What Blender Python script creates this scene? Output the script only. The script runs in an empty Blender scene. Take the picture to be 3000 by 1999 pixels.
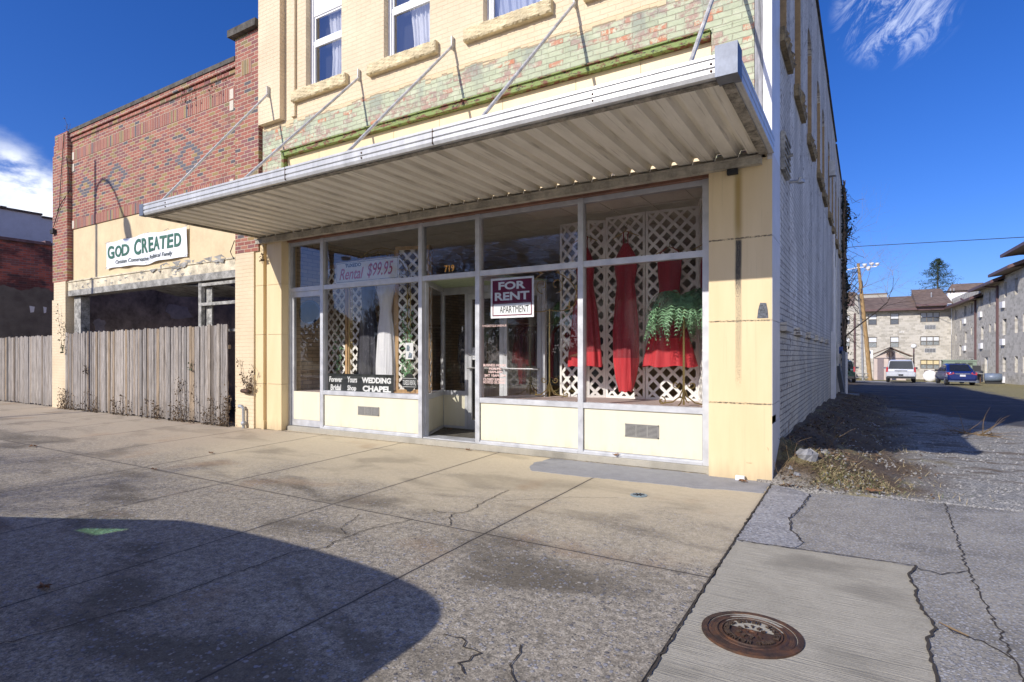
import bpy, math, random
import numpy as np
from mathutils import Vector, Matrix
random.seed(7)
R = math.radians
PI = math.pi
sc = bpy.context.scene
col = sc.collection

# ---------------------------------------------------------------- camera
cam = bpy.data.cameras.new("camera")
cam.sensor_width = 36.0
cam.lens = 1695.0 / 3000 * 36
cam.shift_y = (1040 - 999.5) / 3000
cam.clip_start = .05
cam.clip_end = 3000
co = bpy.data.objects.new("camera", cam)
col.objects.link(co)
co.location = (0.8414, -6.6386, 1.35)
co.rotation_euler = (R(90), 0, R(31.458))
sc.camera = co

# ---------------------------------------------------------------- sun, sky
SD = Vector((.385, 1, -.64)).normalized()       # the way the sunlight travels
sun = bpy.data.lights.new("sun", 'SUN')
sun.energy = 4.0
sun.angle = R(.5)
sun.color = (1, .94, .86)
so = bpy.data.objects.new("sun", sun)
col.objects.link(so)
so.rotation_euler = SD.to_track_quat('-Z', 'Y').to_euler()
sc.view_settings.view_transform = 'Standard'
sc.view_settings.look = 'None'
sc.view_settings.exposure = 0.34
sc.view_settings.gamma = 1
sc.cycles.use_denoising = True
sc.cycles.max_bounces = 10
sc.cycles.diffuse_bounces = 7
sc.cycles.transparent_max_bounces = 24

world = bpy.data.worlds.new("World")
sc.world = world
world.use_nodes = True


# ---------------------------------------------------------------- node helper
class NT:
    def __init__(s, nt):
        s.nt = nt

    def n(s, t, **k):
        o = s.nt.nodes.new(t)
        for a, b in k.items():
            setattr(o, a, b)
        return o

    def l(s, sock, v):
        if isinstance(v, bpy.types.NodeSocket):
            s.nt.links.new(v, sock)
        elif v is not None:
            if hasattr(sock.default_value, '__len__') and not hasattr(v, '__len__'):
                v = [v] * len(sock.default_value)
            if hasattr(sock.default_value, '__len__') and len(sock.default_value) == 4 and len(v) == 3:
                v = tuple(v) + (1,)
            sock.default_value = v

    def m(s, op, a, b=None, c=None, clamp=False):
        o = s.n('ShaderNodeMath', operation=op, use_clamp=clamp)
        s.l(o.inputs[0], a)
        if b is not None: s.l(o.inputs[1], b)
        if c is not None: s.l(o.inputs[2], c)
        return o.outputs[0]

    def vm(s, op, a, b=None):
        o = s.n('ShaderNodeVectorMath', operation=op)
        s.l(o.inputs[0], a)
        if b is not None: s.l(o.inputs[1], b)
        return o.outputs[1] if op in ('DOT_PRODUCT', 'LENGTH', 'DISTANCE') else o.outputs[0]

    def mix(s, f, a, b, mode='MIX'):
        o = s.n('ShaderNodeMix', data_type='RGBA', blend_type=mode)
        s.l(o.inputs[0], f); s.l(o.inputs[6], a); s.l(o.inputs[7], b)
        return o.outputs[2]

    def noise(s, vec, scale, detail=4, rough=.55, dist=0, out=0):
        o = s.n('ShaderNodeTexNoise')
        s.l(o.inputs['Vector'], vec)
        o.inputs['Scale'].default_value = scale
        o.inputs['Detail'].default_value = detail
        o.inputs['Roughness'].default_value = rough
        o.inputs['Distortion'].default_value = dist
        return o.outputs[out]

    def vor(s, vec, scale, feature='F1', out=0, rnd=1):
        o = s.n('ShaderNodeTexVoronoi', feature=feature)
        s.l(o.inputs['Vector'], vec)
        o.inputs['Scale'].default_value = scale
        o.inputs['Randomness'].default_value = rnd
        return o.outputs[out]

    def white(s, vec, out=0):
        o = s.n('ShaderNodeTexWhiteNoise', noise_dimensions='3D')
        s.l(o.inputs[0], vec)
        return o.outputs[out]

    def ramp(s, f, pts, interp='LINEAR'):
        o = s.n('ShaderNodeValToRGB')
        cr = o.color_ramp
        cr.interpolation = interp
        while len(cr.elements) < len(pts): cr.elements.new(.5)
        for e, (p, c) in zip(cr.elements, pts):
            e.position = p
            e.color = (c, c, c, 1) if not hasattr(c, '__len__') else tuple(c) + (1,)
        s.l(o.inputs[0], f)
        return o.outputs[0]

    def step(s, v, a, b):                        # smooth 0..1 from a to b
        o = s.n('ShaderNodeMapRange', interpolation_type='SMOOTHSTEP')
        s.l(o.inputs[0], v)
        o.inputs[1].default_value = a; o.inputs[2].default_value = b
        return o.outputs[0]

    def xyz(s, v):
        o = s.n('ShaderNodeSeparateXYZ')
        s.l(o.inputs[0], v)
        return o.outputs

    def comb(s, x, y, z=0.0):
        o = s.n('ShaderNodeCombineXYZ')
        s.l(o.inputs[0], x); s.l(o.inputs[1], y); s.l(o.inputs[2], z)
        return o.outputs[0]

    def pos(s):
        return s.n('ShaderNodeNewGeometry').outputs['Position']

    def bump(s, h, strength=.5, dist=.01, normal=None):
        o = s.n('ShaderNodeBump')
        o.inputs['Strength'].default_value = strength
        o.inputs['Distance'].default_value = dist
        s.l(o.inputs['Height'], h)
        if normal is not None: s.l(o.inputs['Normal'], normal)
        return o.outputs[0]

    def scl(s, v, x, y, z):
        return s.vm('MULTIPLY', v, (x, y, z))


def newmat(name):
    m = bpy.data.materials.new(name)
    m.use_nodes = True
    m.node_tree.nodes.clear()
    return m, NT(m.node_tree)


def finish(m, N, color, rough=.7, metal=0, normal=None, **k):
    b = N.n('ShaderNodeBsdfPrincipled')
    N.l(b.inputs['Base Color'], color)
    N.l(b.inputs['Roughness'], rough)
    N.l(b.inputs['Metallic'], metal)
    if normal is not None: N.l(b.inputs['Normal'], normal)
    for a, v in k.items(): N.l(b.inputs[a.replace('_', ' ')], v)
    o = N.n('ShaderNodeOutputMaterial')
    N.nt.links.new(b.outputs[0], o.inputs[0])
    return m


def plain(name, c, rough=.6, metal=0, var=.12, scale=8, bump=.15, bscale=60, spec=None, stretch=(1, 1, 1)):
    m, N = newmat(name)
    p = N.scl(N.pos(), *stretch)
    n = N.noise(p, scale, 5)
    n2 = N.noise(p, scale * 7, 3)
    f = N.m('ADD', N.m('MULTIPLY', n, .7), N.m('MULTIPLY', n2, .3))
    d = tuple(x * (1 - var * 1.6) for x in c)
    u = tuple(min(1, x * (1 + var)) for x in c)
    cc = N.ramp(f, [(.3, d), (.7, u)])
    k = {}
    if spec is not None: k['Specular_IOR_Level'] = spec
    return finish(m, N, cc, rough, metal, N.bump(N.noise(p, bscale, 3), bump, .004), **k)


def brickpat(N, u, v, bw, bh, mort, wob=.004):
    """running bond; returns (mortar mask 0..1, random 0..1, random vector)"""
    p = N.pos()
    w = N.m('MULTIPLY', N.m('SUBTRACT', N.noise(p, 9, 2), .5), wob * 4)
    u = N.m('ADD', u, w); v = N.m('ADD', v, w)
    vr = N.m('DIVIDE', v, bh)
    row = N.m('FLOOR', vr)
    odd = N.m('MULTIPLY', N.m('FRACT', N.m('MULTIPLY', row, .5)), 1.0)
    ur = N.m('ADD', N.m('DIVIDE', u, bw), odd)
    cl = N.m('FLOOR', ur)
    fu = N.m('FRACT', ur); fv = N.m('FRACT', vr)
    du = N.m('MULTIPLY', N.m('MINIMUM', fu, N.m('SUBTRACT', 1, fu)), bw)
    dv = N.m('MULTIPLY', N.m('MINIMUM', fv, N.m('SUBTRACT', 1, fv)), bh)
    d = N.m('MINIMUM', du, dv)
    mask = N.m('SUBTRACT', 1, N.step(d, mort * .5 - .002, mort * .5 + .003))
    idv = N.comb(cl, row, 3.3)
    return mask, N.white(idv, 0), N.white(idv, 1)


# ---------------------------------------------------------------- world nodes
W = NT(world.node_tree)
world.node_tree.nodes.clear()
sky = W.n('ShaderNodeTexSky', sky_type='NISHITA')
sky.sun_disc = False
sky.sun_elevation = R(30.85)
sky.sun_rotation = math.atan2(-SD.x, -SD.y)
sky.air_density = 1.0
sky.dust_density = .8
sky.ozone_density = 3.0
gc = W.n('ShaderNodeTexCoord').outputs['Generated']
skyc = W.mix(1.0, sky.outputs[0], (.40, .48, .80), 'MULTIPLY')
hs = W.n('ShaderNodeHueSaturation')
hs.inputs['Saturation'].default_value = 1.12
W.l(hs.inputs['Color'], skyc)
x_, y_, z_ = W.xyz(gc)
# clouds live in the sky dome: one cumulus bank low in the west, thin wisps high in the north
d1 = Vector((-.945, .27, .168)).normalized()
d2 = Vector((.035, .893, .452)).normalized()
nz = W.noise(W.scl(gc, 1, 1, 2.2), 5.2, 8, .6)
cum = W.m('MULTIPLY', W.step(W.m('ADD', W.vm('DOT_PRODUCT', gc, tuple(d1)), W.m('MULTIPLY', W.m('SUBTRACT', nz, .5), .006)), .9925, .9955), W.step(nz, .26, .40))
wn = W.noise(W.comb(W.m('ADD', W.m('MULTIPLY', x_, .8), W.m('MULTIPLY', z_, .9)), W.m('MULTIPLY', W.m('SUBTRACT', z_, x_), 1.8), .37), 13, 9, .70, .8)
wisp = W.m('MULTIPLY', W.step(W.vm('DOT_PRODUCT', gc, tuple(d2)), .9966, .9995), W.step(wn, .44, .66))
wisp = W.m('MULTIPLY', wisp, .42)
shade = W.noise(gc, 9, 5)
cc = W.ramp(shade, [(.35, (3.2, 3.7, 5.0)), (.65, (8.5, 8.6, 9.0))])
c = W.mix(cum, hs.outputs[0], cc)
c = W.mix(wisp, c, (7.5, 8.0, 9.0, 1))
# unseen bright cloud bank added low in the south and east, lifting interior light
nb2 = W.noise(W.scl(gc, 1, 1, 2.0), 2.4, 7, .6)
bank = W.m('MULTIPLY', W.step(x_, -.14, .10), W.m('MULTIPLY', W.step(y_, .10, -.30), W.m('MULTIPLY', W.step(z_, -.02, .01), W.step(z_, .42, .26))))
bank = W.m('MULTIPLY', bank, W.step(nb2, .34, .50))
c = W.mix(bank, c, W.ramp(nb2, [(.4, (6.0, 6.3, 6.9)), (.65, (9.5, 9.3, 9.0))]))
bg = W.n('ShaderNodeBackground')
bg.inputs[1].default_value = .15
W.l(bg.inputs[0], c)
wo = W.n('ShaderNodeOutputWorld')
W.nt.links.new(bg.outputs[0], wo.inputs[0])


# ---------------------------------------------------------------- mesh helper
class MB:
    def __init__(s):
        s.v = []; s.f = []; s.mi = []; s.cur = 0

    def add(s, vs, fs):
        b = len(s.v)
        s.v += [tuple(p) for p in vs]
        s.f += [tuple(i + b for i in f) for f in fs]
        s.mi += [s.cur] * len(fs)
        return s

    def box(s, x0, x1, y0, y1, z0, z1):
        if x0 > x1: x0, x1 = x1, x0
        if y0 > y1: y0, y1 = y1, y0
        if z0 > z1: z0, z1 = z1, z0
        return s.add([(x0, y0, z0), (x1, y0, z0), (x1, y1, z0), (x0, y1, z0), (x0, y0, z1), (x1, y0, z1), (x1, y1, z1), (x0, y1, z1)],
                     [(0, 3, 2, 1), (4, 5, 6, 7), (0, 1, 5, 4), (1, 2, 6, 5), (2, 3, 7, 6), (3, 0, 4, 7)])

    def obox(s, M, sx, sy, sz):
        vs = [M @ Vector((x * sx / 2, y * sy / 2, z * sz / 2)) for z in (-1, 1) for y in (-1, 1) for x in (-1, 1)]
        return s.add(vs, [(0, 2, 3, 1), (4, 5, 7, 6), (0, 1, 5, 4), (1, 3, 7, 5), (3, 2, 6, 7), (2, 0, 4, 6)])

    def beam(s, a, b, w, h, up=(0, 0, 1)):
        a = Vector(a); b = Vector(b); d = b - a; L = d.length
        if L < 1e-6: return s
        d.normalize(); up = Vector(up)
        if abs(d.dot(up)) > .98: up = Vector((1, 0, 0))
        r = d.cross(up).normalized(); u = r.cross(d)
        M = Matrix.Translation((a + b) / 2) @ Matrix((r, d, u)).transposed().to_4x4()
        return s.obox(M, w, L, h)

    def tube(s, pts, rad, n=6, cap=True):
        pts = [Vector(p) for p in pts]
        if not hasattr(rad, '__len__'): rad = [rad] * len(pts)
        vs = []; fs = []
        prev = None
        for i, p in enumerate(pts):
            d = (pts[min(i + 1, len(pts) - 1)] - pts[max(i - 1, 0)])
            if d.length < 1e-9: d = Vector((0, 0, 1))
            d.normalize()
            if prev is None:
                a = d.cross(Vector((0, 0, 1)) if abs(d.z) < .9 else Vector((1, 0, 0))).normalized()
            else:
                a = (prev - d * prev.dot(d)).normalized()
            prev = a
            b = d.cross(a)
            for k in range(n):
                t = 2 * PI * k / n
                vs.append(p + (a * math.cos(t) + b * math.sin(t)) * rad[i])
        for i in range(len(pts) - 1):
            for k in range(n):
                k2 = (k + 1) % n
                fs.append((i * n + k, i * n + k2, (i + 1) * n + k2, (i + 1) * n + k))
        if cap:
            fs.append(tuple(range(n - 1, -1, -1)))
            fs.append(tuple(range((len(pts) - 1) * n, len(pts) * n)))
        return s.add(vs, fs)

    def prism(s, poly, z0, z1, top_only=False):
        n = len(poly)
        g0 = z0 if callable(z0) else (lambda x, y: z0)
        g1 = z1 if callable(z1) else (lambda x, y: z1)
        vs = [(x, y, g0(x, y)) for x, y in poly] + [(x, y, g1(x, y)) for x, y in poly]
        fs = [tuple(range(n, 2 * n))] + [(i, (i + 1) % n, n + (i + 1) % n, n + i) for i in range(n)]
        if not top_only: fs.append(tuple(range(n - 1, -1, -1)))
        return s.add(vs, fs)

    def vprism(s, poly, y0, y1):                 # polygon in the x-z plane given depth in y
        n = len(poly)
        vs = [(x, y0, z) for x, z in poly] + [(x, y1, z) for x, z in poly]
        return s.add(vs, [tuple(range(n)), tuple(range(2 * n - 1, n - 1, -1))] + [(i, n + i, n + (i + 1) % n, (i + 1) % n) for i in range(n)])

    def xprism(s, poly, x0, x1):                 # polygon in the y-z plane given depth in x
        n = len(poly)
        vs = [(x0, y, z) for y, z in poly] + [(x1, y, z) for y, z in poly]
        return s.add(vs, [tuple(range(n)), tuple(range(2 * n - 1, n - 1, -1))] + [(i, n + i, n + (i + 1) % n, (i + 1) % n) for i in range(n)])

    def lathe(s, prof, cx, cy, z0, n=16, axis='z'):
        vs = []; fs = []
        for r, z in prof:
            for k in range(n):
                t = 2 * PI * k / n
                if axis == 'z': vs.append((cx + r * math.cos(t), cy + r * math.sin(t), z0 + z))
                elif axis == 'y': vs.append((cx + r * math.cos(t), cy + z, z0 + r * math.sin(t)))
                else: vs.append((cx + z, cy + r * math.cos(t), z0 + r * math.sin(t)))
        for i in range(len(prof) - 1):
            for k in range(n):
                k2 = (k + 1) % n
                fs.append((i * n + k, i * n + k2, (i + 1) * n + k2, (i + 1) * n + k))
        fs.append(tuple(range(n - 1, -1, -1))); fs.append(tuple(range((len(prof) - 1) * n, len(prof) * n)))
        return s.add(vs, fs)

    def quad(s, a, b, c, d):
        return s.add([a, b, c, d], [(0, 1, 2, 3)])

    def wallx(s, x0, x1, z0, z1, yf, yb, holes=()):     # wall in x-z plane, front at yf, with rectangular holes
        xs = sorted({x0, x1, *[h[0] for h in holes], *[h[1] for h in holes]})
        zs = sorted({z0, z1, *[h[2] for h in holes], *[h[3] for h in holes]})
        for a, b in zip(xs, xs[1:]):
            for c, d in zip(zs, zs[1:]):
                mx, mz = (a + b) / 2, (c + d) / 2
                if any(h[0] < mx < h[1] and h[2] < mz < h[3] for h in holes): continue
                s.quad((a, yf, c), (b, yf, c), (b, yf, d), (a, yf, d))
                s.quad((a, yb, c), (a, yb, d), (b, yb, d), (b, yb, c))
        for h in holes:
            s.quad((h[0], yf, h[2]), (h[0], yf, h[3]), (h[0], yb, h[3]), (h[0], yb, h[2]))
            s.quad((h[1], yf, h[2]), (h[1], yb, h[2]), (h[1], yb, h[3]), (h[1], yf, h[3]))
            s.quad((h[0], yf, h[2]), (h[0], yb, h[2]), (h[1], yb, h[2]), (h[1], yf, h[2]))
            s.quad((h[0], yf, h[3]), (h[1], yf, h[3]), (h[1], yb, h[3]), (h[0], yb, h[3]))
        s.quad((x0, yf, z0), (x0, yf, z1), (x0, yb, z1), (x0, yb, z0))
        s.quad((x1, yf, z0), (x1, yb, z0), (x1, yb, z1), (x1, yf, z1))
        s.quad((x0, yf, z1), (x1, yf, z1), (x1, yb, z1), (x0, yb, z1))
        s.quad((x0, yf, z0), (x0, yb, z0), (x1, yb, z0), (x1, yf, z0))
        return s

    def xform(s, M, i0=0):
        s.v[i0:] = [tuple(M @ Vector(p)) for p in s.v[i0:]]
        return s

    def build(s, name, mats, parent=None, smooth=False, loc=None):
        me = bpy.data.meshes.new(name)
        me.from_pydata(s.v, [], s.f)
        if not isinstance(mats, (list, tuple)): mats = [mats]
        for m in mats: me.materials.append(m)
        if len(mats) > 1: me.polygons.foreach_set('material_index', s.mi)
        if smooth: me.polygons.foreach_set('use_smooth', [True] * len(me.polygons))
        me.update()
        o = bpy.data.objects.new(name, me)
        col.objects.link(o)
        if parent is not None: attach(o, parent)
        return o


def build_each(m, name, mat, parent, eps=.012):
    """one object per separate piece; touching boxes stay together"""
    n = len(m.v); up = list(range(n))
    def find(i):
        while up[i] != i: up[i] = up[up[i]]; i = up[i]
        return i
    for f in m.f:
        for q in f[1:]: up[find(q)] = find(f[0])
    isl = {}
    for i in range(n): isl.setdefault(find(i), []).append(i)
    bb = []
    for k, ids in isl.items():
        P_ = [m.v[i] for i in ids]
        bb.append([k, [min(p[a] for p in P_) - eps for a in range(3)], [max(p[a] for p in P_) + eps for a in range(3)]])
    for i in range(len(bb)):
        for j in range(i):
            if all(bb[i][1][a] <= bb[j][2][a] and bb[j][1][a] <= bb[i][2][a] for a in range(3)): up[find(bb[i][0])] = find(bb[j][0])
    out = {}
    for f in m.f: out.setdefault(find(f[0]), []).append(f)
    res = []
    for k, fs in out.items():
        used = sorted({i for f in fs for i in f}); mp = {i: q for q, i in enumerate(used)}
        s = MB(); s.add([m.v[i] for i in used], [tuple(mp[i] for i in f) for f in fs])
        res.append(s.build(name, mat, parent))
    return res


def attach(o, parent):
    o.parent = parent
    w = Matrix.Translation(parent.get('base', (0, 0, 0)))
    o.matrix_parent_inverse = w.inverted()


def thing(name, label, cat, base=(0, 0, 0), group=None):
    o = bpy.data.objects.new(name, None)
    o.empty_display_size = .3
    col.objects.link(o)
    o.location = base
    o['base'] = tuple(float(b) for b in base)
    return tag(o, label, cat, group)


def tag(o, label=None, cat=None, group=None, kind=None):
    if label: o['label'] = label
    if cat: o['category'] = cat
    if group: o['group'] = group
    if kind: o['kind'] = kind
    return o


def copy_tree(o, parent=None):
    c = o.copy()
    col.objects.link(c)
    if parent is not None: c.parent = parent
    for ch in list(o.children): copy_tree(ch, c)
    return c


def text_mb(mb, body, x0, x1, z0, z1, y, shear=0, bold=0, depth=.003, M=None, space=1.0):
    """lettering fitted to the box x0..x1, z0..z1 on a plane facing -y"""
    cu = bpy.data.curves.new("lettering", 'FONT')
    cu.body = body; cu.size = 1; cu.extrude = .01; cu.shear = shear; cu.offset = bold
    cu.resolution_u = 4; cu.space_character = space
    to = bpy.data.objects.new("lettering", cu)
    me = to.to_mesh()
    vs = [tuple(v.co) for v in me.vertices]
    fs = [tuple(p.vertices) for p in me.polygons]
    to.to_mesh_clear()
    bpy.data.objects.remove(to)
    bpy.data.curves.remove(cu)
    if not vs: return mb
    ax = min(v[0] for v in vs); bx = max(v[0] for v in vs)
    az = min(v[1] for v in vs); bz = max(v[1] for v in vs)
    out = []
    for v in vs:
        p = Vector((x0 + (v[0] - ax) / (bx - ax) * (x1 - x0), y - (.5 + v[2] / .02) * depth, z0 + (v[1] - az) / (bz - az) * (z1 - z0)))
        out.append(M @ p if M is not None else p)
    return mb.add(out, fs)


# ---------------------------------------------------------------- terrain
TE = [(-60, -.9), (-8, -.2), (0, 0), (10, -.05), (20, -.2), (32, -.45), (42, -.64), (52, -.86), (62, -1.1), (72, -1.36), (90, -1.6), (200, -2.4)]
WB = [(0, .02), (.65, .36), (7.5, .25), (12.4, .12), (17, 0), (21, -.19), (24, -.28)]


def lin(T, v):
    if v <= T[0][0]: return T[0][1]
    for (a, b), (c_, d) in zip(T, T[1:]):
        if v <= c_: return b + (d - b) * (v - a) / (c_ - a)
    return T[-1][1]


def g(x, y):
    z = lin(TE, y) if y > 0 else max(.025 * y, -.19)
    if 0 < y < 24 and -.5 < x < 1.2:
        z += (lin(WB, y) - lin(TE, y)) * max(0, min(1, 1 - (x - .05) / 1.1))
    return z
# ================================================================ materials
def m_cream_brick():
    m, N = newmat('painted_cream_brick')
    p = N.pos(); x, y, z = N.xyz(p)
    mask, rv, rc = brickpat(N, N.m('ADD', x, y), z, .205, .0682, .009)
    n = N.noise(p, 1.3, 5)
    base = N.ramp(n, [(.3, (.63, .50, .33)), (.7, (.73, .60, .41))])
    base = N.mix(N.m('MULTIPLY', N.m('MULTIPLY', mask, .30), N.step(N.noise(p, 3, 3), .35, .7)), base, (.45, .34, .19))
    chip = N.m('MULTIPLY', N.step(N.noise(N.scl(p, 1, 1, 2.2), 24, 5, .7), .655, .69), N.step(N.noise(p, 1.7, 3), .40, .62))
    base = N.mix(chip, base, (.22, .16, .10))
    drip = N.m('MULTIPLY', N.step(N.noise(N.scl(p, 22, 22, 1.2), 1, 5), .58, .78), .35)
    base = N.mix(drip, base, (.45, .41, .33))
    h = N.m('ADD', N.m('MULTIPLY', mask, -1.0), N.m('MULTIPLY', N.noise(p, 45, 4), .35))
    return finish(m, N, base, .75, 0, N.bump(h, .55, .008))


def m_green_brick():
    m, N = newmat('worn_green_brick')
    p = N.pos(); x, y, z = N.xyz(p)
    mask, rv, rc = brickpat(N, N.m('ADD', x, y), z, .205, .0682, .010, .006)
    n = N.noise(N.scl(p, 1, 1, 1.4), 2.6, 8, .75)
    green = N.ramp(N.m('ADD', N.m('MULTIPLY', n, .85), N.m('MULTIPLY', rv, .15)), [(.3, (.36, .39, .26)), (.5, (.46, .50, .34)), (.7, (.60, .60, .45))])
    big = N.noise(N.scl(p, 1, 1, 2.5), 1.6, 5, .6)
    red = N.ramp(rv, [(.0, (.36, .19, .15)), (.5, (.34, .23, .20)), (.85, (.42, .25, .20)), (1, (.52, .17, .08))])
    wear = N.m('MULTIPLY', N.step(N.m('ADD', big, N.m('MULTIPLY', N.m('SUBTRACT', rv, .5), .22)), .49, .58), N.m('MULTIPLY', N.step(N.noise(p, 13, 6, .75), .40, .54), .9))
    b = N.mix(wear, green, red)
    grime = N.m('MULTIPLY', N.step(N.noise(N.scl(p, 1.1, 1, .5), 2.3, 6, .6), .47, .62), N.step(z, 4.95, 5.3))
    b = N.mix(N.m('MULTIPLY', grime, .6), b, (.25, .27, .24))
    b = N.mix(N.m('MULTIPLY', mask, N.m('MULTIPLY', N.noise(p, 5, 3), .85)), b, (.27, .22, .16))
    cr = N.step(N.vor(N.vm('ADD', p, N.scl(N.noise(p, 7, 2, out=1), .06, .06, .06)), 2.3, 'DISTANCE_TO_EDGE'), .012, .004)
    b = N.mix(N.m('MULTIPLY', cr, .15), b, (.10, .09, .06))
    h = N.m('ADD', N.m('MULTIPLY', mask, -1.0), N.m('MULTIPLY', N.noise(p, 60, 4), .5))
    stepn = N.m('MULTIPLY', N.noise(N.comb(N.m('FLOOR', N.m('DIVIDE', x, .1025)), N.m('FLOOR', N.m('DIVIDE', z, .0682))), .35, 3), .34)
    over = N.step(N.m('SUBTRACT', z, N.m('SUBTRACT', 5.57, stepn)), -.006, .006)
    edge = N.m('MULTIPLY', over, N.m('SUBTRACT', 1, N.step(N.m('SUBTRACT', z, N.m('SUBTRACT', 5.59, stepn)), -.006, .006)))
    b = N.mix(over, b, (.66, .52, .32))
    b = N.mix(N.m('MULTIPLY', edge, .6), b, (.12, .09, .06))
    return finish(m, N, b, .8, 0, N.bump(h, .7, .009))


def m_red_brick(name, soldier=False, axis='x', dark=0):
    m, N = newmat(name)
    p = N.pos(); x, y, z = N.xyz(p)
    u = x if axis == 'x' else y
    if soldier:
        mask, rv, rc = brickpat(N, z, u, 30.0, .0705, .010, .002)
    else:
        mask, rv, rc = brickpat(N, u, z, .205, .0705, .011)
    c = N.ramp(rv, [(0, (.28, .095, .070)), (.26, (.34, .115, .080)), (.46, (.22, .085, .078)), (.58, (.37, .15, .10)), (.70, (.25, .10, .095)),
                    (.80, (.30, .20, .08)), (.91, (.22, .17, .08)), (.96, (.10, .09, .10))], 'CONSTANT')
    if dark:
        c = N.ramp(rv, [(0, (.42, .10, .065)), (.4, (.52, .14, .09)), (.75, (.27, .10, .08))], 'CONSTANT')
    n = N.noise(p, 70, 4, .7)
    c = N.mix(.25, c, N.ramp(n, [(.3, (.1, .1, .1)), (.7, (.8, .8, .8))]), 'OVERLAY')
    mc = (.52, .42, .30) if not dark else (.26, .20, .18)
    if dark:
        tar = N.step(N.noise(N.scl(p, 1, .7, 1.3), .9, 5, .6), .46, .56)
        c = N.mix(N.m('MULTIPLY', tar, .75), c, (.03, .028, .03))
        mask2 = N.m('MULTIPLY', mask, N.m('SUBTRACT', 1, N.m('MULTIPLY', tar, .8)))
        c = N.mix(mask2, c, mc)
        low = N.step(N.m('ADD', z, N.m('MULTIPLY', N.noise(p, 1.2, 3), .8)), 3.92, 3.87)
        tarc = N.ramp(N.noise(p, 3, 5), [(.3, (.13, .11, .085)), (.7, (.22, .19, .15))])
        c = N.mix(low, c, tarc)
    else:
        c = N.mix(mask, c, mc)
        dirt = N.m('MULTIPLY', N.step(N.noise(N.scl(p, 1, 1, .7), 1.5, 5), .5, .75), .3)
        c = N.mix(dirt, c, (.12, .09, .07))
    h = N.m('ADD', N.m('MULTIPLY', mask, -1.0), N.m('MULTIPLY', n, .3))
    return finish(m, N, c, .85, 0, N.bump(h, .8, .008))


def m_white_brick():
    m, N = newmat('flaking_white_brick')
    p = N.pos(); x, y, z = N.xyz(p)
    mask, rv, rc = brickpat(N, y, z, .215, .0705, .010, .005)
    white = N.ramp(N.noise(p, 1.8, 5), [(.3, (.56, .53, .49)), (.7, (.82, .79, .74))])
    lowc = N.ramp(N.noise(p, 2.5, 5), [(.3, (.50, .44, .33)), (.7, (.69, .62, .49))])
    c = N.mix(N.step(N.m('ADD', z, N.m('MULTIPLY', N.noise(p, 1, 3), .8)), 2.6, 1.6), white, lowc)
    grey = N.step(N.m('ADD', N.m('MULTIPLY', N.m('FRACT', N.m('MULTIPLY', y, .55)), .3), N.noise(N.scl(p, 1, .8, .25), 1.6, 4)), .62, .70)
    c = N.mix(N.m('MULTIPLY', grey, .4), c, (.36, .35, .33))
    chip = N.m('MULTIPLY', N.step(N.noise(N.scl(p, 1, .7, 1.2), 9, 8, .78), .565, .60), N.step(N.noise(p, .9, 4), .36, .58))
    c = N.mix(N.m('MULTIPLY', chip, .9), c, (.17, .12, .10))
    c = N.mix(N.m('MULTIPLY', mask, N.m('SUBTRACT', .62, N.m('MULTIPLY', N.step(z, 1.2, 2.6), .25))), c, (.10, .085, .08))
    h = N.m('ADD', N.m('ADD', N.m('MULTIPLY', mask, -1.0), N.m('MULTIPLY', chip, -.8)), N.m('MULTIPLY', N.noise(p, 40, 4), .6))
    return finish(m, N, c, .8, 0, N.bump(h, 1.0, .012))


def m_block(k=.6):
    m, N = newmat('split_face_block')
    p = N.pos(); x, y, z = N.xyz(p)
    mask, rv, rc = brickpat(N, N.m('ADD', x, y), z, .37, .185, .012, .008)
    n = N.noise(p, 7, 5, .65)
    c = N.ramp(N.m('ADD', N.m('MULTIPLY', rv, .45), N.m('MULTIPLY', n, .55)), [(.25, (.36, .335, .285)), (.5, (.49, .46, .40)), (.8, (.58, .545, .48))])
    c = N.mix(N.m('MULTIPLY', mask, .5), c, (.60, .57, .50))
    h = N.m('ADD', N.m('MULTIPLY', N.noise(N.scl(p, 1, 1, 1.6), 6, 5, .7), 2.2), N.m('MULTIPLY', mask, -.8))
    return finish(m, N, c, .9, 0, N.bump(h, k, .03))


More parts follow.
